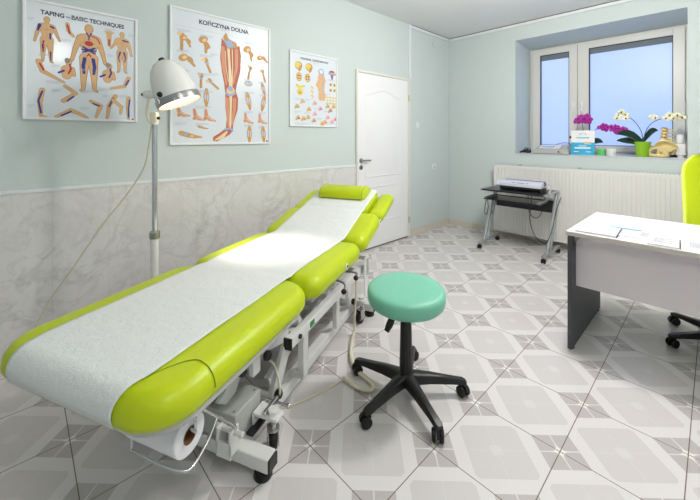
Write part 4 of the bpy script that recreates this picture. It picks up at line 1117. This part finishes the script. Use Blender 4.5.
# therapy device
dv = thing('therapy_device', 'pale grey sloped console with display on window sill', 'medical device', (1.175, .05, ZS), 0)
sec = [(0, 0), (-.012, .0)]
def wedge(x0, x1, pts_bottom, pts_top): pass
g = MB()
xa, xb = 0, .42
vs = [(xa+.0, 0, .004), (xb, 0, .004), (xb, .21, .004), (xa, .21, .004), (xa+.025, .012, .062), (xb-.10, .012, .062), (xb-.025, .01, .092), (xb-.025, .20, .125), (xb-.10, .20, .120), (xa+.045, .19, .105)]
fs = [(0, 3, 2, 1), (0, 1, 6, 5, 4), (1, 2, 7, 6), (2, 3, 9, 8, 7), (3, 0, 4, 9), (4, 5, 8, 9), (5, 6, 7, 8)]
g.add(vs, fs); g.build('console_body', mat('device_grey', (178, 178, 172), .4), dv, smooth=False, bevel=.006)
Tt = Matrix(); a_ = math.atan2(.05, .18)
MB().box((0, 0, 0), (.235, .13, .004), T=TR(.185, .10, .089) @ RX(a_)).build('display_panel', M['white'], dv, smooth=False, bevel=.001)
MB().box((0, 0, 0), (.14, .05, .004), T=TR(.165, .085, .0885) @ RX(a_)).build('blue_display', M['lcd'], dv, smooth=False)
MB().cyl((.305, .012, .030), (.305, -.003, .030), .010, n=14).build('socket', M['black'], dv)
MB().tube([(.22, .2, .115), (.26, .14, .125), (.33, .12, .14), (.38, .15, .135), (.40, .20, .10)], .004, 8).build('lead', M['navy'], dv)
# leaflet stand
lf2 = thing('leaflet_stand', 'white and cyan information board standing on window sill', 'sign', (1.735, .035, ZS), math.radians(2))
TL = RX(math.radians(-7))
MB().box((0, 0, .146), (.235, .006, .292), m=M['white'], T=TL).box((0, .055, .003), (.20, .11, .005), m=M['white']).build('board', None, lf2, smooth=False)
MB().box((0, -.0035, .075), (.235, .0014, .148), T=TL).build('cyan_field', M['cyan'], lf2, smooth=False)
lg = MB()
n = 16
for (rad_, th_, a0, a1, cx, cz, mm) in ((.034, .006, 20, 200, .0, .245, 'blueink'), (.030, .005, 200, 370, .008, .250, 'ptext')):
    for i in range(n):
        a, b_ = math.radians(a0+(a1-a0)*i/n), math.radians(a0+(a1-a0)*(i+1)/n)
        lg.add([(cx+rad_*math.cos(a), -.0042, cz+.5*rad_*math.sin(a)), (cx+rad_*math.cos(b_), -.0042, cz+.5*rad_*math.sin(b_)), (cx+(rad_-th_)*math.cos(b_), -.0042, cz+.5*(rad_-th_)*math.sin(b_)), (cx+(rad_-th_)*math.cos(a), -.0042, cz+.5*(rad_-th_)*math.sin(a))], [(0, 1, 2, 3)], M[mm], T=TL)
lg.box((0, -.0042, .205), (.13, .001, .012), m=M['cyan'], T=TL)
for z, w_ in ((.108, .08), (.088, .17), (.080, .15), (.04, .05)): lg.box((-.0 if z > .05 else -.06, -.0046, z), (w_, .001, .007 if z > .1 else .009), m=M['white'], T=TL)
lg.box((.06, -.0046, .04), (.05, .001, .007), m=M['white'], T=TL)
lg.box((.05, -.0050, .142), (.07, .002, .030), m=M['beigeedge'], T=TL, b=.0006)
lg.build('printed_marks', None, lf2, smooth=False)
# two tubs
for x, mm, lab in ((1.912, 'mintlid', 'small green tub left of the white one, beside sign'), (2.005, 'white', 'small white tub right of the green one on sill')):
    o = thing('cream_tub', lab, 'tub', (x, .065, ZS), 0, 'tubs on the window sill')
    MB().lathe([(0, 0), (.040, 0), (.043, .004), (.043, .058), (0, .058)], 32).build('tub_body', M[mm], o)
    MB().lathe([(0, .058), (.0455, .058), (.0455, .074), (.043, .077), (0, .077)], 32).build('lid', M['white' if mm == 'white' else 'mintlid'], o)

# orchids
def flower(parent, c_, size, m_, facing, seed):
    rnd = random.Random(seed); T = TR(*c_) @ RZ(facing) @ RX(rnd.uniform(-.3, .3)) @ RY(rnd.uniform(-.4, .4))
    g = MB()
    def petal(a, L, Wd):
        N = 10; rowsn = 5; vs = []; fs = []
        for i in range(N+1):
            t = i/N; ww = Wd*math.sin(PI*min(1, t*.93+.07))**.6
            for j in range(-2, 3):
                r_ = L*t; sd = ww*j/2
                vs.append((math.cos(a)*r_-math.sin(a)*sd, -.15*L*math.sin(t*PI)+.02*L*j*j*.3, math.sin(a)*r_+math.cos(a)*sd))
        for i in range(N):
            for j in range(4): q = i*5+j; fs.append((q, q+1, q+6, q+5))
        g.add(vs, fs, M[m_], T=T)
    petal(math.radians(0), size, size*.55); petal(math.radians(180), size, size*.55)
    for a in (90, 215, 325): petal(math.radians(a), size*.95, size*.36)
    g.ball((0, -.18*size, -.12*size), (.18*size, .22*size, .25*size), M['maroon'], T=T, n=10, k=6)
    return g.build('flower', None, parent, ang=80, solid=.0012)
def leafs(parent, base_, specs):
    for (ang, L, Wd, rise, droop) in specs:
        N = 12; vs = []; fs = []; ca, sa = math.cos(math.radians(ang)), math.sin(math.radians(ang))
        for i in range(N+1):
            t = i/N; r_ = L*t; z = rise*math.sin(t*PI*.6)-droop*t*t; ww = Wd*math.sin(PI*min(1, t*.9+.1))**.7
            for j in range(-2, 3):
                sd = ww*j/2
                flip = 1 if ca >= 0 else -1
                vs.append((base_[0]+ca*r_-sa*sd*.6, base_[1]+sa*r_*.8+ca*sd*.55, base_[2]+z+abs(j)*.004+flip*sd*.6))
        for i in range(N):
            for j in range(4): q = i*5+j; fs.append((q, q+1, q+6, q+5))
        MB().add(vs, fs).build('leaf', M['leaf'], parent, ang=80, solid=.003)
def pot(parent, m_, r0, r1, h_):
    MB().lathe([(0, 0), (r0, 0), (r0+.002, .004), (r1, h_), (r1+.004, h_+.002), (r1+.002, h_+.008), (r1-.006, h_+.006), (r1-.010, h_-.014), (0, h_-.014)], 40).build('pot', M[m_], parent, ang=50)
    MB().lathe([(0, h_-.013), (r1-.011, h_-.013), (r1*.5, h_-.006), (0, h_-.004)], 24).build('bark', M['soil'], parent)
ow = thing('white_orchid', 'white orchid in a lime green pot on sill', 'potted orchid', (2.275, .09, ZS), 0)
pot(ow, 'potg', .050, .072, .155)
leafs(ow, (0, 0, .15), ((172, .23, .062, .12, .03), (190, .22, .058, .02, .0), (20, .13, .055, .13, .0)))
pts_a = [(0, 0, .14), (-.005, 0, .25), (-.04, .0, .34), (-.09, 0, .41), (-.15, .0, .455), (-.20, .0, .46)]
pts_b = [(.01, 0, .14), (.02, 0, .25), (.06, 0, .34), (.12, 0, .39), (.20, 0, .415), (.30, 0, .425), (.36, .0, .41)]
MB().tube(pts_a, .0035, 8).build('flower_stem', M['stem'], ow); MB().tube(pts_b, .0035, 8).build('flower_stem', M['stem'], ow)
k_ = 0
for (x, z) in ((-.205, .455), (-.175, .49), (-.145, .46), (-.14, .42), (-.215, .425), (.08, .425), (.105, .415), (.19, .405), (.215, .44), (.245, .405), (.275, .435), (.31, .41)):
    k_ += 1; flower(ow, (x, -.015-.01*(k_ % 3), z), .036, 'whitep', math.radians(10), k_)
om = thing('magenta_orchid', 'magenta orchid standing behind the sign on sill', 'potted orchid', (1.74, .22, ZS), 0)
pot(om, 'white', .045, .065, .13)
leafs(om, (0, 0, .125), ((182, .19, .06, .08, .0), (-10, .17, .06, .05, .03), (30, .12, .05, .05, .02)))
MB().tube([(0, 0, .12), (-.03, 0, .25), (-.045, 0, .40), (-.02, -.01, .47), (.03, -.01, .46)], .0035, 8).build('flower_stem', M['stem'], om)
MB().tube([(.01, 0, .12), (.03, 0, .21), (.07, 0, .28), (.13, -.01, .325), (.23, -.02, .31), (.34, -.02, .275), (.42, -.02, .25)], .0035, 8).build('flower_stem', M['stem'], om)
for (x, z) in ((-.085, .425), (-.05, .46), (-.015, .43), (.010, .465), (.035, .43), (-.03, .40), (-.095, .40), (.02, .395), (.145, .325), (.175, .345), (.185, .305), (.24, .325), (.265, .295), (.29, .325), (.33, .29), (.305, .275), (.36, .30), (.375, .275)):
    k_ += 1; flower(om, (x, -.02-.012*(k_ % 3), z), .040, 'magenta', math.radians(5), k_)
for x, z in ((.42, .25), (.445, .262)): MB().ball((x, -.02, z), (.010, .010, .012), n=10, k=8).build('bud', M['maroon'], om)

# pelvis model with lumbar spine
pv = thing('pelvis_model', 'yellowed plastic pelvis model with lumbar vertebrae on sill', 'anatomical model', (2.44, .10, ZS), 0)
g = MB()
def wing(sgn):
    out = [(-.070, .110), (-.045, .150), (-.010, .170), (.030, .172), (.075, .150), (.115, .112), (.108, .090), (.070, .078), (.030, .075), (-.020, .080), (-.050, .090)]
    cx, cz = .02, .115; n = len(out); vs = []; fs = []
    for q in range(6):
        t = 1-q/6
        for x, z in out: vs.append((cx+(x-cx)*t, sgn*(.030+.050*t*t*max(0, (z-.07)/.1)), cz+(z-cz)*t))
    k = len(vs); vs.append((cx, sgn*.030, cz))
    for q in range(5):
        for j in range(n): fs.append((q*n+j, q*n+(j+1) % n, (q+1)*n+(j+1) % n, (q+1)*n+j))
    for j in range(n): fs.append((5*n+j, 5*n+(j+1) % n, k))
    m_ = len(vs)
    vs += [(x, y+sgn*.012, z) for x, y, z in vs]; fs += [tuple(i+m_ for i in reversed(f)) for f in fs]
    for j in range(n): fs.append((j, m_+j, m_+(j+1) % n, (j+1) % n))
    g.add(vs, fs)
    rim = [(x, sgn*(.036+.050*max(0, (z-.07)/.1)), z) for x, z in out[:6]]
    g.tube(rim, .009, 10)
    g.ball((-.010, sgn*.052, .078), (.034, .020, .030), n=18, k=12)
    g.tube([(-.010, sgn*.05, .085), (-.050, sgn*.045, .100), (-.085, sgn*.030, .085), (-.105, sgn*.016, .060), (-.108, sgn*.012, .035)], lambda t: .019-.004*t, 12)
    g.tube([(.000, sgn*.05, .070), (.020, sgn*.052, .045), (.030, sgn*.052, .022), (-.010, sgn*.045, .018), (-.060, sgn*.030, .018), (-.105, sgn*.014, .026)], lambda t: .022-.006*t, 12)
    g.ball((.02, sgn*.04, .085), (.060, .018, .040), n=18, k=12); g.ball((-.03, sgn*.038, .050), (.02, .012, .030), n=14, k=10)
    g.tube([(.060, sgn*.035, .115), (.085, sgn*.022, .085), (.075, sgn*.010, .055)], .014, 10)
wing(-1); wing(1)
g.tube([(.010, 0, .172), (.045, 0, .150), (.075, 0, .110), (.080, 0, .065), (.060, 0, .035)], lambda t: .040-.026*t, 14)
g.ball((-.108, 0, .045), (.012, .018, .024), n=12, k=8)
po = g.build('pelvic_bones', M['bone'], pv, ang=180)
mo = po.modifiers.new('fuse', 'REMESH'); mo.mode = 'VOXEL'; mo.voxel_size = .0035; mo.use_smooth_shade = True
mo = po.modifiers.new('soft', 'SMOOTH'); mo.iterations = 3; mo.factor = .5
for i in range(4):
    x, z = .012+.004*i-.006*(i == 3), .195+.032*i
    v = MB().lathe([(0, -.011), (.029, -.011), (.025, -.003), (.025, .003), (.029, .011), (0, .011)], 20, T=TR(x-.01, 0, z) @ RY(.12))
    for sgn in (-1, 1): v.tube([(x+.01, 0, z), (x+.02, sgn*.03, z+.003), (x+.022, sgn*.052, z+.006)], .006, 8)
    v.tube([(x+.015, 0, z), (x+.04, 0, z-.004), (x+.062, 0, z-.010)], lambda t: .010-.003*t, 8)
    v.tube([(x-.02, 0, z+.004), (x-.038, -.01, z+.006)], .005, 8)
    v.build('vertebra', M['bone'], pv, ang=50)
    MB().cyl((x-.008, 0, z+.011), (x-.006, 0, z+.021), .023, n=18).build('spinal_disc', M['bonegap'], pv)
# white dispenser at right end + dark slab below it
sb = thing('dark_tray', 'dark flat tray near right end of the window sill', 'tray', (2.50, .27, ZS), 0)
MB().box((0, 0, .009), (.20, .12, .018), b=.004).build('tray_body', M['anth'], sb)
MB().box((0, 0, .0195), (.16, .09, .003)).build('tray_inset', M['gap'], sb, smooth=False)
wd = thing('white_dispenser', 'white two-part plastic dispenser at right end of window sill', 'dispenser', (2.572, .13, ZS), 0)
MB().box((0, 0, .085), (.075, .07, .115), b=.008).build('lower_housing', M['white'], wd)
MB().box((-.006, 0, .19), (.052, .05, .095), b=.012).build('upper_housing', M['white'], wd)
MB().cyl((0, 0, .0), (0, 0, .028), .028, n=20).build('dispenser_foot', M['frame'], wd)

# ------------------------------------------------------------------ ceiling lamps (one placed by its poster reflection, one unseen and added as fill)
def ceiling_lamp(x, y, power, label, col=(1, .97, .93)):
    o = thing('ceiling_lamp', label, 'ceiling lamp', (x, y, H-.35))
    MB().lathe([(0, .35), (.06, .35), (.06, .32), (.012, .31), (.008, .16), (.05, .15), (.05, .125), (0, .125)], 24).build('ceiling_rose', M['white'], o)
    l = bpy.data.lights.new('ceiling_light', 'POINT'); l.shadow_soft_size = .13; l.energy = power; l.color = col
    lo_ = bpy.data.objects.new('ceiling_light', l); COL.objects.link(lo_); lo_.location = (x, y, H-.36)
    return o
ceiling_lamp(2.2, -2.15, 92, 'round ceiling lamp above the desk side of the room')
ceiling_lamp(3.3, -4.4, 24, 'unseen ceiling lamp added to fill surfaces facing the viewpoint')

# spot light of the examination lamp
sl_ = bpy.data.lights.new('lamp_bulb', 'SPOT'); sl_.energy = 62; sl_.color = (1, .87, .72); sl_.spot_size = math.radians(40); sl_.spot_blend = 1.0; sl_.shadow_soft_size = .05
so = bpy.data.objects.new('lamp_bulb', sl_); COL.objects.link(so)
so.location = Vector((LX, LY, 0)) + head_c + ax*.115
so.rotation_euler = Vector((.38, .39, -.91)).to_track_quat('-Z', 'Y').to_euler()

# ------------------------------------------------------------------ sky outside (blue hazy daylight, brighter up and to the left)
wd_ = bpy.data.worlds.new('sky'); S.world = wd_; wd_.use_nodes = True; nt = wd_.node_tree
g = NG(nt); tc = nt.nodes.new('ShaderNodeTexCoord'); sp = nt.nodes.new('ShaderNodeSeparateXYZ'); nt.links.new(tc.outputs['Generated'], sp.inputs[0])
f_ = g.m('ADD', g.m('MULTIPLY', sp.outputs[0], -.9), g.m('MULTIPLY', sp.outputs[2], 1.1))
f_ = g.m('MULTIPLY_ADD', f_, 1.7, .12); f_ = g.m('MAXIMUM', g.m('MINIMUM', f_, 1.0), 0.0)
colr = g.mix(f_, (.14, .23, .60), (.70, .79, 1.0))
bg = nt.nodes['Background']; nt.links.new(colr, bg.inputs[0]); bg.inputs[1].default_value = 1.6

# ------------------------------------------------------------------ camera
cam = bpy.data.cameras.new('camera'); co = bpy.data.objects.new('camera', cam); COL.objects.link(co)
cam.sensor_width = 36; cam.sensor_fit = 'HORIZONTAL'; cam.lens = 36*347/700; cam.shift_y = -112.5/700; cam.clip_start = .05
co.location = (2.8174, -4.7684, 1.32); co.rotation_euler = (PI/2, 0, math.radians(46.5))
S.camera = co
S.view_settings.view_transform = 'Standard'; S.view_settings.look = 'None'; S.view_settings.gamma = 1; S.view_settings.use_curve_mapping = False
S.view_settings.exposure = 0.14
